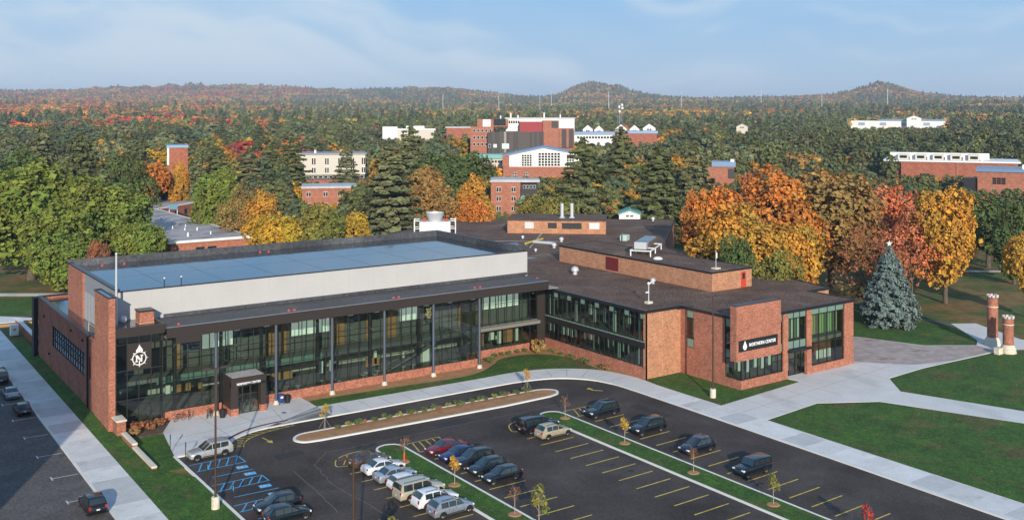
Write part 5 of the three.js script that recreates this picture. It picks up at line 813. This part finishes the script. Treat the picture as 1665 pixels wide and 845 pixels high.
// flat-roofed dormitory behind the left maples: a near wing along z and a rear wing turned across it
{
  const top = 8, on = (u, v) => plan(u, FPX * (EYE - top) / (v - HORIZON)), a = on(277.7, 393), b = on(406, 383), c = on(251, 339.5), O = [b[0], -.05, b[1]];
  const t = thing('dormitory', 'flat grey-roofed brick dormitory behind the left maples', 'building', O), L = (p) => [p[0] - O[0], p[1] - O[2]], A = L(a), C = L(c), zF = C[1], x0 = A[0];
  const w = mesh(t, 'wall', bx(x0, 0, 0, top - .35, zF, 0), M.brick); mesh(t, 'roof', bx(x0 - .3, .3, top - .35, top, zF - .3, .3), M.greyRoof); mesh(t, 'roof_edge', join([bx(x0 - .4, .4, top - .5, top + .12, .3, .5), bx(.3, .5, top - .5, top + .12, zF, .3), bx(x0 - .5, x0 - .3, top - .5, top + .12, zF, .3)]), M.white);
  for (const f of [.36, .51]) for (const y of [5.4, 1.9]) { const m = mesh(t, 'window', bx(x0 * (1 - f) - 1.05, x0 * (1 - f) + 1.05, y - .85, y + .85, 0, .1), M.mullion); for (const s of [-.5, .5]) mesh(m, 'pane', bx(x0 * (1 - f) + s - .42, x0 * (1 - f) + s + .42, y - .7, y + .7, .1, .13), M.glassDark); mesh(t, 'sill', bx(x0 * (1 - f) - 1.1, x0 * (1 - f) + 1.1, y - 1.05, y - .87, 0, .2), M.white); }
  const P = [[208, 334], [318, 312.5], [330, 326], [251, 340], [212, 346]].map(([u, v]) => L(on(u, v))); mesh(t, 'rear_roof', slab(P, top - .2, top + .15), M.greyRoof); mesh(t, 'rear_roof_edge', ribbon([...P, P[0]], .3, top - .4, top + .25), M.white); mesh(t, 'rear_wall', ribbon([P[2], P[3]], .4, 0, top - .2), M.brickRed);
  for (let k = 1; k < 5; k++) { const x = lerp(P[3][0], P[2][0], k / 5), z = lerp(P[3][1], P[2][1], k / 5); const m = mesh(t, 'window', new THREE.BoxGeometry(1.5, 1.7, .5).rotateY(Math.atan2(-(P[2][1] - P[3][1]), P[2][0] - P[3][0])).translate(x, 5.6, z), M.mullion); mesh(m, 'pane', new THREE.BoxGeometry(1.2, 1.4, .6).rotateY(Math.atan2(-(P[2][1] - P[3][1]), P[2][0] - P[3][0])).translate(x, 5.6, z), M.glassDark); }
  CLEAR.push([205, 408, 412, 300, 50]);
  let nv = 0; const rr = rng(8); const vent = cyl(.3, .22, .8, 8); for (const [u, v] of [[228, 347], [262, 358], [279, 363], [280, 371], [300, 374], [301, 368], [320, 374], [305, 384], [342, 380], [240, 328], [260, 326], [269, 325], [287, 324], [295, 320], [311, 318], [308, 313]]) { const p = on(u, v), m = one('roof_vent', `small white vent on the ${nv < 9 ? 'near' : 'rear'} dormitory roof, ${ORD[nv < 9 ? nv : nv - 9]} from the far left`, 'roof vent', vent, M.whiteMetal, [p[0], top + (v < 335 ? .1 : -.05), p[1]], 'vents on the dormitory roof'); nv++; m.scale.setScalar(.7 + rr() * .8); }
  const p = plan(281, 318), s = thing('campus_banner_sign', 'blue and white sign board beyond the dormitory roof', 'sign', [p[0], -.05, p[1]], facing(...p)); mesh(s, 'board', new THREE.BoxGeometry(2.6, 1.6, .2).translate(0, 8.6, 0), std(S(90, 140, 160), .6)); mesh(s, 'post', rod([1.2, 0, -.2], [1.2, 9, -.2], .12), M.white); mesh(s, 'post', rod([-1.2, 0, -.2], [-1.2, 9, -.2], .12), M.white);
}
// tall residence hall left of the picture: its shade lies over the street and the west wall
{
  const t = thing('residence_tower', 'tall brick residence hall standing left of the picture by the street', 'building', [-12, -.05, -99.5]); const w = 24.8, d = 37, h = 29.4;
  mesh(t, 'wall', bx(-w / 2, w / 2, 0, h, -d / 2, d / 2), M.brick); mesh(t, 'roof', bx(-w / 2 - .2, w / 2 + .2, h, h + .3, -d / 2 - .2, d / 2 + .2), M.greyRoof); const wg = new THREE.BoxGeometry(.2, 1.6, 1.5);
  for (let f = 0; f < 9; f++) for (let k = 0; k < 10; k++) mesh(t, 'window', wg, M.glassDark, [w / 2 + .05, 2 + f * 3.1, -16.2 + k * 3.6]);
}
// lattice mast and far chimneys
{
  const [x, z] = plan(1008, 880), y = land(x, z), t = thing('lattice_mast', 'grey lattice radio mast with dishes over the gabled houses', 'mast', [x, y, z]), h = heightAt(168, 880) - y, g = []; const w = (k) => lerp(2.6, .7, k / 10);
  for (let k = 0; k < 10; k++) for (let q = 0; q < 4; q++) { const c = [[1, 1], [1, -1], [-1, -1], [-1, 1]], a = c[q], b = c[(q + 1) % 4], y0 = h * k / 10, y1 = h * (k + 1) / 10; g.push(rod([a[0] * w(k), y0, a[1] * w(k)], [a[0] * w(k + 1), y1, a[1] * w(k + 1)], .22, .22, 4), rod([a[0] * w(k), y0, a[1] * w(k)], [b[0] * w(k + 1), y1, b[1] * w(k + 1)], .12, .12, 3)); }
  mesh(t, 'lattice', clean(join(g)), M.steel); for (const [dx, dy] of [[-1.8, -3], [1.8, -4], [1.5, -1.2], [-1.4, -7]]) mesh(t, 'dish', new THREE.CylinderGeometry(1.2, .6, .8, 10).rotateX(Math.PI / 2).translate(dx, h + dy, 1), M.white); CLEAR.push([1000, 1016, 200, 880, 8]);
  for (const [u, v0, v1, D, r, l] of [[878, 152, 178, 1700, .6, 'slim white mast above the science complex'], [896.5, 149, 160, 2600, 1, 'small far mast left of the twin hill'], [990, 148, 160, 2600, 1.2, 'pale far stack below the twin hill'], [1108, 147, 158, 2800, 1.2, 'pale far stack between the hills'], [1238, 146, 159, 2800, 1.3, 'pale far stack left of the pointed hill'], [1337, 148, 158, 2800, 1.1, 'pale far stack under the left slope of the pointed hill'], [1444, 145, 160, 2600, 1.2, 'white far stack under the pointed hill'], [1633, 146, 162, 2800, 1, 'thin far mast at the right edge'], [720, 153, 163, 2500, .9, 'thin far mast left of the science complex'], [811, 153, 160, 2500, .9, 'thin far mast over the woods in the middle']]) { const [x2, z2] = plan(u, D), y2 = land(x2, z2), top = heightAt(v0, D); const s = thing('far_mast', l, 'mast', [x2, y2, z2], 0, 'far masts and stacks'); mesh(s, 'shaft', cyl(r * .9, r * .6, top - y2, 8), M.whiteMetal); mesh(s, 'head', new THREE.BoxGeometry(r * 2, r * 1.6, r * 2).translate(0, top - y2 - r, 0), M.whiteMetal); CLEAR.push([u - 2, u + 2, v1, D, 5]); }
}
scene.fog = new THREE.FogExp2(new THREE.Color(0.60, 0.72, 0.92), 0.0001);
// ---------- the woods ----------
const hidden = (u, D, vt, w) => { for (const [u0, u1, v, Db, dep] of CLEAR) if (u + w > u0 && u - w < u1 && ((D < Db && vt < v) || (D >= Db - 4 && D < Db + dep))) return true; return false; };
function woodKind(x, z, u, D, r1, r2) { // patches of conifers and of turning leaves
  const n = .5 + (fbm(x / 230 + 20, z / 230 + 20, 61, 3) - .5) * 1.7, m = fbm(x / 110 + 5, z / 110 + 5, 67, 3); const autumn = n + (u < 470 ? .2 * sstep(420, 600, D) : 0) - .22 * (1 - sstep(480, 700, D)) - .05 * (1 - sstep(700, 1000, D)) + sstep(900, 1900, D) * .33;
  if (r1 > autumn * 1.15 - .12) return ['pine', r2 < .6 ? 'pine' : r2 < .8 ? 'pineGrey' : 'pineBlue'];
  const pal = D < 520 && r2 > .45 ? ['deep', 'green', 'olive', 'deep', 'brown'] : m > .56 ? ['yellow', 'gold', 'olive', 'gold', 'yellow'] : m > .46 ? ['orange', 'gold', 'rust', 'olive', 'green'] : u < 500 || r1 < .1 ? ['red', 'rust', 'orange', 'coral', 'brown'] : ['olive', 'green', 'brown', 'rust', 'deep'];
  return ['broad', pal[Math.floor(r2 * 5)]];
}
{
  const rr = rng(2024), zone = (u) => u < 200 ? 'behind the big left maples' : u < 480 ? 'behind the grey-roofed dormitory' : u < 620 ? 'round the white concrete building' : u < 800 ? 'behind the large grey-green pine' : u < 1000 ? 'round the gable-windowed building' : u < 1250 ? 'behind the broad dark pines' : u < 1450 ? 'behind the bronze-brown maple' : 'before the buildings at right';
  const word = { pine: 'dark green pine', pineGrey: 'grey-green pine', pineBlue: 'blue-green pine', yellow: 'yellow tree', gold: 'golden tree', olive: 'olive green tree', green: 'green tree', deep: 'dark green tree', orange: 'orange tree', rust: 'rust-brown tree', red: 'red tree', coral: 'coral tree', brown: 'brown tree' };
  let made = 0, tries = 0; const spots = [], specs = [];
  while (made < 236 && tries++ < 9000) {
    const D = Math.sqrt(lerp(262 * 262, 470 * 470, rr())), u = -40 + rr() * 1745, r1 = rr(), r2 = rr(), r3 = rr(); if (u > 560 && u < 1115 && D < 290) continue; if (u > 1100 && D < 255) continue; if (u > 1130 && u < 1600 && D < 262) continue;
    const [x, z] = plan(u, D); let [kind, col] = woodKind(x, z, u, D, r1 * .92, r2); const H = (kind === 'pine' ? 13 + r3 * 9 : 10 + r3 * 6) * (u > 760 && u < 960 ? .8 : 1), vt = HORIZON + FPX * (EYE - H - land(x, z)) / D, wpx = H * .3 / D * FPX; if (hidden(u, D, vt, wpx * .8)) continue;
    if (spots.some(([a, b]) => Math.hypot(a - x, b - z) < 5.2)) continue; spots.push([x, z]);
    specs.push([u, kind, col, x, z, H]); made++;
  }
  specs.sort((a, b) => a[0] - b[0]); const rank = {}, many = {}; for (const s of specs) { const k = word[s[2]] + zone(s[0]); many[k] = (many[k] || 0) + 1; }
  for (const [u, kind, col, x, z, H] of specs) { const k = word[col] + zone(u); rank[k] = (rank[k] || 0) + 1; tree(kind, col, many[k] > 1 ? `${word[col]} ${zone(u)}, ${ORD[rank[k] - 1]} such from the left` : `lone ${word[col]} in the woods ${zone(u)}`, x, z, H, kind === 'pine' ? H * .5 : H * .78, `trees of the woods ${zone(u)}`, MID); }
  // everything beyond is one mass of woodland
  const kinds = [['broad', 0], ['broad', 1], ['pine', 0], ['pine', 1], ['broad', 0, MID], ['broad', 1, MID], ['broad', 2, MID], ['pine', 0, MID], ['pine', 1, MID], ['pine', 2, MID]], bins = kinds.map(() => []);
  const add = (n, D0, D1, s0, s1) => { for (let i = 0; i < n; i++) { const D = Math.sqrt(lerp(D0 * D0, D1 * D1, rr())), u = -140 + rr() * 1945, r1 = rr(), r2 = rr(), r3 = rr(); if (D < 470 && u > 560 && u < 1115 && D < 300) continue; if (D < 290 && u > 1100) continue; const [x, z] = plan(u, D), [kind, col] = woodKind(x, z, u, D, r1, r2), y = land(x, z), H = (kind === 'pine' ? 11 + r3 * 8 : 9 + r3 * 5) * lerp(s0, s1, rr()), vt = HORIZON + FPX * (EYE - H * .97 - y) / D; if (hidden(u, D, vt, H * .3 / D * FPX)) continue; bins[D < 1000 ? (kind === 'broad' || r2 > .55 ? 4 : 7) + i % 3 : kind === 'broad' || r3 < .6 ? (i & 1) : 2 + (i & 1)].push([x, y, z, H, r3, col]); } };
  add(1500, 285, 470, .75, .95); add(5200, 470, 1300, 1.05, 1.45); add(16000, 1300, 3000, 1.0, 1.4); add(42000, 3000, 7200, 1.0, 1.35);
  for (const [u0, u1, v, Db] of CLEAR) if (Db > 340 && Db < 1000 && u1 - u0 > 9) for (let u = u0 + 3; u < u1; u += 9 + rr() * 8) { const D = Db - 14 - rr() * 25, [x, z] = plan(u, D), y = land(x, z), H = heightAt(v + 1 + rr() * 4, D) - y; if (H > 3 && H < 22 && !hidden(u, D, v + 1, 4)) { const [kind, col] = woodKind(x, z, u, D, rr(), rr()); bins[kind === 'broad' ? 4 : 7].push([x, y, z, H, rr(), col]); } }
  const white = new THREE.MeshStandardMaterial({ color: 0xffffff, roughness: .9, vertexColors: true, side: THREE.DoubleSide }), m4 = new THREE.Matrix4(), q = new THREE.Quaternion(), Y = new THREE.Vector3(0, 1, 0), col = new THREE.Color();
  kinds.forEach(([kind, k, lod = LOW], b) => { const list = bins[b], im = new THREE.InstancedMesh(lod[kind][k], white, list.length); im.name = numbered(kind === 'pine' ? 'distant_pine_woods' : 'distant_autumn_woods'); im.userData = { kind: 'stuff', label: kind === 'pine' ? 'dark conifers of the far woods running to the hills' : 'yellow, orange and red broadleaf woods running to the hills', category: 'woods' }; im.castShadow = im.receiveShadow = true;
    list.forEach(([x, y, z, H, r, c], i) => { q.setFromAxisAngle(Y, (i * 2.4) % 6.28); const s = kind === 'pine' ? H / 20 : H / 16; m4.compose(new THREE.Vector3(x, y - .3, z), q, new THREE.Vector3(s * (.9 + hash2(i, b, 8) * .55), s, s * (.9 + hash2(i, b, 9) * .55))); im.setMatrixAt(i, m4); const t = TINT[c], j = .68 + hash2(i, b, 5) * .72; im.setColorAt(i, col.setRGB(t[0] * j, t[1] * j, t[2] * j)); }); scene.add(im); });
}
// ---------- roof equipment ----------
const on = (u, v, y) => plan(u, FPX * (EYE - y) / (v - HORIZON));
{
  const [x, z] = on(707, 381, 10), t = thing('cooling_tower', 'white cooling tower with a flared fan stack on the rear roof', 'cooling tower', [x, 10, z], facing(x, z));
  mesh(t, 'casing', new THREE.BoxGeometry(7.2, 3.2, 4.5).translate(0, 1.6, 0), M.whiteMetal); const g = []; for (let k = 0; k < 12; k++) g.push(new THREE.BoxGeometry(.12, 3, .12).translate(-3.4 + k * .62, 1.6, 2.3)); mesh(t, 'casing_rib', join(g), M.white); mesh(t, 'fan_stack', new THREE.CylinderGeometry(2.2, 1.5, 2.0, 20, 1, true).translate(0, 4.2, 0), M.whiteMetal);
  const fr = []; for (const s of [-1, 1]) { for (const zz of [-2, 2]) fr.push(rod([s * 4.8, 0, zz], [s * 4.8, 3.6, zz], .14), rod([s * 3.6, 3.4, zz], [s * 4.8, 3.4, zz], .12), rod([s * 3.6, 1.6, zz], [s * 4.8, 1.6, zz], .1)); } mesh(t, 'frame', join(fr), M.white); for (const s of [-2.5, 2.6]) mesh(t, 'motor', new THREE.BoxGeometry(.9, .5, .6).translate(s, 3.5, .6), std(S(170, 50, 44), .5));
}
for (const [u, l] of [[914, 'left of two tall white exhaust stacks on the rear penthouse'], [930, 'right of two tall white exhaust stacks on the rear penthouse']]) { const [x, z] = on(u, 354, 13.2), t = thing('exhaust_stack', l, 'exhaust stack', [x, 13.2, z], 0, 'rear penthouse stacks'); mesh(t, 'pipe', cyl(.42, .42, 3.5, 14), M.whiteMetal); mesh(t, 'flashing', cyl(.75, .5, .3, 14), M.whiteMetal); }
{ // silver air handler on a steel frame
  const t = thing('air_handler', 'silver curved air handler on a white steel frame on the penthouse roof', 'air handler', [126.2, 13.12, -136.2], .62); mesh(t, 'casing', new RoundedBoxGeometry(8.2, 1.3, 2.6, 3, .5).translate(0, 2.0, 0), M.steel); mesh(t, 'end_box', new THREE.BoxGeometry(1.2, 1.2, 2.2).translate(-4.4, 1.9, 0), M.whiteMetal); const fr = []; for (const s of [-1, 1]) { fr.push(rod([-5, 1.0, s * 1.8], [5.4, 1.0, s * 1.8], .14)); for (const x of [-4.8, -.4, 5.2]) fr.push(rod([x, 0, s * 1.8], [x, 1.0, s * 1.8], .12)); } for (const x of [-5, -1, 5.3]) fr.push(rod([x, 1.0, -1.8], [x, 1.0, 1.8], .12)); mesh(t, 'frame', join(fr), M.white);
}
const mush = join([cyl(.28, .28, .55, 12), new THREE.SphereGeometry(.48, 12, 6, 0, 6.3, 0, 1.7).translate(0, .5, 0)]);
for (const [u, v, s, l] of [[935, 446, 1.5, 'silver mushroom vent on the pale patch of the east roof'], [1062, 461, 1.0, 'small vent against the penthouse wall'], [913, 393, 1.1, 'white mushroom vent left of the penthouse'], [901, 403, 1.2, 'squat white vent by the penthouse corner'], [850, 388, .8, 'small vent behind the yellow duct'], [871, 409, .7, 'little vent below the yellow duct'], [1062, 359, 1.1, 'white vent at the far end of the rear roof']]) { const [x, z] = on(u, v, 10.02); const m = one('roof_vent', l, 'roof vent', mush, M.whiteMetal, [x, 10.02, z], 'vents on the hall roof'); m.scale.setScalar(s); }
{ const [x, z] = on(850, 399, 10.02), m = one('duct_cowl', 'silver barrel-shaped cowl behind the hall parapet', 'roof vent', new THREE.CylinderGeometry(.7, .7, 3.2, 14).rotateZ(Math.PI / 2).translate(0, .7, 0), M.steel, [x - 6, 10.02, z + 4]); }
{ const [x, z] = on(867, 396, 10.02), t = thing('gas_pipe', 'yellow roof pipe with white bend beside the rear penthouse', 'pipe', [x, 10.02, z], .5); mesh(t, 'pipe_run', rod([-4, .5, 0], [5, .5, 0], .22), std(S(206, 176, 60), .5)); mesh(t, 'bend', rod([0, .4, 0], [-.6, .4, 5], .35), M.whiteMetal); for (const s of [-3.4, 4.4]) mesh(t, 'support', new THREE.BoxGeometry(.3, .4, .8).translate(s, .2, 0), M.steel); }
{ const [x, z] = on(1016, 391, 10.02), t = thing('roof_unit', 'pale green box unit with a pipe on the rear roof', 'air handler', [x, 10.02, z], .5); mesh(t, 'box', new RoundedBoxGeometry(2.2, 1.3, 1.6, 2, .15).translate(0, .65, 0), std(S(184, 206, 198), .5)); mesh(t, 'pipe', rod([-1.6, 0, 0], [-1.6, 1.9, 0], .12), M.steel); }
{ const [x, z] = on(1055, 493, 10.02), t = thing('weather_mast', 'white instrument mast on a block at the east roof edge', 'mast', [x, 10.02, z]); mesh(t, 'base', new THREE.BoxGeometry(1, .3, .8).translate(0, .15, 0), M.stone); mesh(t, 'post', rod([0, .3, 0], [0, 2.9, 0], .09), M.whiteMetal); mesh(t, 'arm', rod([-.6, 1.7, 0], [0, 1.7, 0], .12), M.white); mesh(t, 'camera_head', new THREE.SphereGeometry(.24, 10, 8).translate(0, 3.0, 0), M.white); mesh(t, 'arm', rod([0, 2.8, 0], [.6, 3.2, 0], .1), M.white); }
{ const t = thing('antenna_mast', 'slim antenna mast with dish near the penthouse corner', 'mast', [122.9, 13.12, -115.8]); mesh(t, 'base', new THREE.BoxGeometry(1.2, .2, 1).translate(0, .1, 0), M.stone); mesh(t, 'post', rod([0, .2, 0], [0, 3.1, 0], .06), M.whiteMetal); mesh(t, 'panel', new THREE.BoxGeometry(.25, .9, .15).translate(.12, 2.2, 0), M.white); }
{ const [x, z] = on(1070, 421, 13.12), m = one('skylight_dome', 'white skylight dome on the penthouse roof', 'skylight', new THREE.SphereGeometry(.85, 16, 6, 0, 6.3, 0, 1.57).scale(1, .5, 1), M.white, [x, 13.12, z]); }
{ const m = one('flagpole', 'plain pale flagpole standing behind the tall brick fin', 'flagpole', join([rod([0, 0, 0], [0, 8.9, 0], .17, .12, 10), new THREE.SphereGeometry(.18, 8, 6).translate(0, 8.95, 0)]), M.whiteMetal, [32.0, 12.3, -131.6]); }
{ const t = thing('satellite_dish', 'small white dish on the low corner roof by the fin', 'dish', [33.0, 12.3, -132.4]); mesh(t, 'dish', new THREE.SphereGeometry(.55, 14, 6, 0, 6.3, 0, .9).rotateX(1.2).translate(0, .45, 0), M.whiteMetal); mesh(t, 'mount', rod([0, 0, -.3], [0, .6, -.2], .06), M.steel); }
for (const [x, z] of [[37.6, -142], [39.8, -142]]) { const t = thing('roof_pipe', x > 38 ? 'right of two thin vent pipes on the wet hall roof' : 'left of two thin vent pipes on the wet hall roof', 'pipe', [x + 1.5, 15.62, -135.6 + (x > 38 ? .1 : 0)], 0, 'paired vent pipes on the wet roof'); mesh(t, 'pipe', rod([0, 0, 0], [0, 1.3, 0], .06), M.black); mesh(t, 'cap', new THREE.SphereGeometry(.12, 8, 6).translate(0, 1.35, 0), M.white); }
const drainGeo = new THREE.SphereGeometry(.22, 10, 5, 0, 6.3, 0, 1.57), drainMat = std(S(200, 70, 64), .5);
let nd = 0, nw = 0; for (const [x, z, y] of [[38.8, -128.4, 12.12], [53.6, -128.4, 12.12], [54.4, -128.4, 12.12], [69.6, -128.4, 12.12], [70.5, -128.4, 12.12], [83.6, -128.4, 12.12], [84.6, -128.4, 12.12], [37.0, -160.6, 15.62], [40.2, -160.4, 15.62], [62, -160.6, 15.62], [63.4, -160.4, 15.62], [34, -166, 9.4], [97, -130.4, 12.0]]) one('roof_drain', y > 15 ? `red drain cover along the rear parapet of the wet roof, ${ORD[nw++]} from the left` : y < 10 ? 'red roof drain cover on the low west roof' : x > 90 ? 'roof drain cover at the far end of the canopy' : `red drain cover on the canopy above the glass front, ${ORD[nd++]} from the left`, 'roof drain', drainGeo, drainMat, [x, y, z], y > 15 ? 'drains of the wet roof' : y < 10 ? undefined : x > 90 ? undefined : 'drains of the canopy roof');
// ---------- grounds ----------
function lightPole(x, z, label) { const t = thing('light_pole', label, 'light pole', [x, 0, z], 0, 'parking lot light poles'); mesh(t, 'base', join([cyl(.42, .4, 1.2, 16), new THREE.CylinderGeometry(.36, .42, .08, 16).translate(0, 1.24, 0)]), M.stone); mesh(t, 'pole', new THREE.CylinderGeometry(.085, .13, 12.7, 8).translate(0, 7.6, 0), M.polePaint); mesh(t, 'arm', rod([-.7, 13.85, 0], [.7, 13.85, 0], .05), M.polePaint); for (const s of [-1, 1]) mesh(t, 'lamp_head', new RoundedBoxGeometry(.8, .16, .4, 2, .06).translate(s * .9, 13.9, 0), M.polePaint); return t; }
lightPole(33.1, -97.6, 'brown light pole on a round concrete base beside the accessible bays'); lightPole(101.4, -96.1, 'brown light pole on a concrete base in the corner lawn'); lightPole(32.95, -66.9, 'brown light pole whose foot is below the picture edge');
// gate towers
function gateTower(x, z, h, r, label) { const t = thing('gate_tower', label, 'gate tower', [x, 0, z], .3, 'brick gate towers by the park path'); const bs = 1.0; mesh(t, 'stone_base', join([new THREE.CylinderGeometry(r * 1.35, r * 1.55, bs, 8).translate(0, bs / 2, 0), new THREE.CylinderGeometry(r * 1.02, r * 1.35, .45, 8).translate(0, bs + .22, 0)]), M.stone); mesh(t, 'shaft', uvm(new THREE.CylinderGeometry(r, r, h - bs - .9, 8).translate(0, bs + .4 + (h - bs - .9) / 2, 0)), M.brick); mesh(t, 'stone_band', new THREE.CylinderGeometry(r * 1.05, r * 1.05, .16, 8).translate(0, h * .76, 0), M.stone); for (let k = 0; k < 8; k++) { const a = k * Math.PI / 4 + .39; mesh(t, 'merlon', new THREE.BoxGeometry(.34, .4, .24).rotateY(-a + Math.PI / 2).translate(Math.cos(a) * r * .92, h - .3, Math.sin(a) * r * .92), M.concrete); } mesh(t, 'cornice', uvm(new THREE.CylinderGeometry(r * 1.06, r, .25, 8).translate(0, h - .6, 0)), M.brick); }
gateTower(162.2, -90.6, 8.6, .86, 'tall octagonal brick gate tower with a crenellated top'); gateTower(159.0, -86.2, 6.2, .84, 'shorter octagonal brick gate tower nearer the lawn');
{ const t = thing('garden_pedestal', 'low stone block beside the shorter gate tower', 'pedestal', [156.8, .1, -86.6]); mesh(t, 'block', new RoundedBoxGeometry(1.3, .9, .9, 2, .08).translate(0, .45, 0), M.stone); mesh(t, 'cap', new RoundedBoxGeometry(1.4, .15, 1.0, 2, .05).translate(0, .95, 0), M.stone); }
// stepped garden wall beside the verge
{ const t = thing('garden_wall', 'stepped low brick wall with white stone caps beside the glass corner', 'wall', [31.1, 0, -120]); mesh(t, 'brick_wall', bx(-.25, .25, -.05, .75, -4.2, .6), M.brick); mesh(t, 'brick_wall', bx(-.25, .25, -.05, .4, .6, 8.4), M.brick); mesh(t, 'pier', bx(-.5, .5, -.05, 1.9, -7.6, -5.4), M.brick); mesh(t, 'stone_cap', new RoundedBoxGeometry(1.25, .2, 2.4, 2, .05).translate(0, 2.0, -6.5), M.stone); mesh(t, 'stone_cap', new RoundedBoxGeometry(.62, .24, 4.9, 2, .06).translate(0, .87, -1.8), M.stone); mesh(t, 'stone_cap', new RoundedBoxGeometry(.62, .22, 7.9, 2, .06).translate(0, .51, 4.55), M.stone); }
// loading dock wall, box and grate at the far west end
{ const t = thing('dock_wall', 'low brick dock wall with a pale cap at the far end of the west wall', 'wall', [31.5, -.05, -190]); mesh(t, 'wall', bx(-.2, .2, 0, 1.5, -11, 9), M.brickRed); mesh(t, 'cap', bx(-.35, .35, 1.5, 1.65, -11.1, 9), M.concreteNew); mesh(t, 'kerb', bx(-4, 10, 0, .5, -12, -11.3), std(S(190, 150, 90), .8)); }
{ const [x, z] = at2(22, 546), t = thing('utility_box', 'white utility box at the far street corner', 'utility box', [x, .1, z]); mesh(t, 'cabinet', new RoundedBoxGeometry(1.3, 1.9, 1.1, 2, .08).translate(0, .95, 0), M.white); mesh(t, 'hatch', new THREE.BoxGeometry(.5, .5, .06).translate(0, 1.1, .56), std(S(190, 170, 90), .6)); }
{ const [x, z] = at2(57, 571), t = thing('area_grate', 'pale steel grate frame in the verge by the west wall', 'grate', [x, .3, z]); mesh(t, 'frame', bx(-.9, .9, 0, .12, -1.6, 1.6), M.concreteNew); mesh(t, 'grating', bx(-.7, .7, .12, .14, -1.4, 1.4), M.steel); }
// bins, bicycles and racks at the entrance
function bin(x, z, label) { const t = thing('litter_bin', label, 'litter bin', [x, .12, z], 0, 'bins at the entrance'); mesh(t, 'body', cyl(.34, .38, .95, 14), M.black); mesh(t, 'rim', new THREE.TorusGeometry(.36, .05, 6, 16).rotateX(Math.PI / 2).translate(0, .95, 0), M.black); mesh(t, 'lid', new THREE.SphereGeometry(.36, 12, 5, 0, 6.3, 0, 1.57).scale(1, .6, 1).translate(0, .95, 0), M.black); }
bin(43.6, -125.9, 'black litter bin left of the entrance vestibule'); bin(52.9, -127.2, 'black litter bin right of the entrance vestibule');
{ const t = thing('collection_box', 'blue collection box on legs beside the glass front column', 'collection box', [51.9, .12, -127.0]); mesh(t, 'body', new RoundedBoxGeometry(.75, 1.1, .7, 3, .2).translate(0, .85, 0), std(S(34, 62, 120), .5)); for (const [a, b] of [[-.3, -.25], [.3, -.25], [-.3, .25], [.3, .25]]) mesh(t, 'leg', rod([a, 0, b], [a, .35, b], .05), std(S(34, 62, 120), .5)); mesh(t, 'label_plate', new THREE.BoxGeometry(.36, .24, .02).translate(0, 1.0, .36), M.white); }
const wheelG = join([new THREE.TorusGeometry(.34, .025, 6, 22), ...[0, 1, 2, 3].map((k) => rod([-Math.cos(k * .785) * .33, -Math.sin(k * .785) * .33, 0], [Math.cos(k * .785) * .33, Math.sin(k * .785) * .33, 0], .006, .006, 3))]);
function bicycle(x, z, turn, c, label) { const t = thing('bicycle', label, 'bicycle', [x, .12, z], turn, 'bicycles by the glass front'); for (const s of [-.52, .52]) mesh(t, 'wheel', wheelG, M.black, [s, .36, 0]); mesh(t, 'frame', join([rod([-.52, .36, 0], [-.1, .36, 0], .02), rod([-.1, .36, 0], [.35, .8, 0], .025), rod([-.52, .36, 0], [-.22, .82, 0], .018), rod([-.1, .36, 0], [-.24, .92, 0], .022), rod([-.22, .82, 0], [.35, .84, 0], .022), rod([.52, .36, 0], [.36, .98, 0], .022)]), c); mesh(t, 'saddle', new RoundedBoxGeometry(.26, .07, .14, 2, .03).translate(-.26, .96, 0), M.black); mesh(t, 'handlebar', rod([.36, 1.0, -.28], [.36, 1.0, .28], .018), M.black); }
bicycle(38.7, -127.6, .2, std(S(40, 42, 48), .4), 'dark bicycle leaning at the left of the rack by the plinth'); bicycle(39.9, -127.9, 1.3, std(S(40, 60, 80), .4), 'blue-grey bicycle second from left at the rack'); bicycle(42.0, -127.0, 1.2, std(S(50, 80, 100), .4), 'teal bicycle standing nearest the vestibule'); bicycle(42.5, -127.2, 1.3, std(S(30, 32, 36), .4), 'black bicycle behind the teal bicycle');
for (const [x, z] of [[38.2, -127.8], [40.4, -128.0], [42.3, -127.3]]) { const c = new THREE.CatmullRomCurve3([[-.35, 0, 0], [-.35, .7, 0], [0, .9, 0], [.35, .7, 0], [.35, 0, 0]].map((p) => new THREE.Vector3(...p))); one('bike_rack', x < 39 ? 'hoop bike rack at the left end of the plinth' : x < 41 ? 'hoop bike rack between two bicycles' : 'hoop bike rack by the teal bicycle', 'bike rack', new THREE.TubeGeometry(c, 16, .03, 6), M.steel, [x, .12, z], 'bike racks by the plinth').rotation.y = .9; }
// accessible parking signs
for (const [u, v, l] of [[276, 739, 'thin sign post in the garden lawn by the plaza'], [301, 752, 'sign post at the corner of the accessible bays'], [336, 790, 'second sign post along the accessible bay kerb'], [377, 826, 'third sign post along the accessible bay kerb']]) { const [x, z] = at2(u, v), t = thing('sign_post', l, 'sign', [x, .1, z], 0, 'accessible bay sign posts'); mesh(t, 'post', rod([0, 0, 0], [0, 2.2, 0], .045), M.mullion); const p = mesh(t, 'plate', new THREE.BoxGeometry(.03, .5, .34).translate(.06, 1.9, 0), M.bluePaint); mesh(p, 'symbol', new THREE.TorusGeometry(.09, .022, 5, 14).rotateY(Math.PI / 2).translate(.085, 1.86, 0), M.white); }
renderer.render(scene, camera);
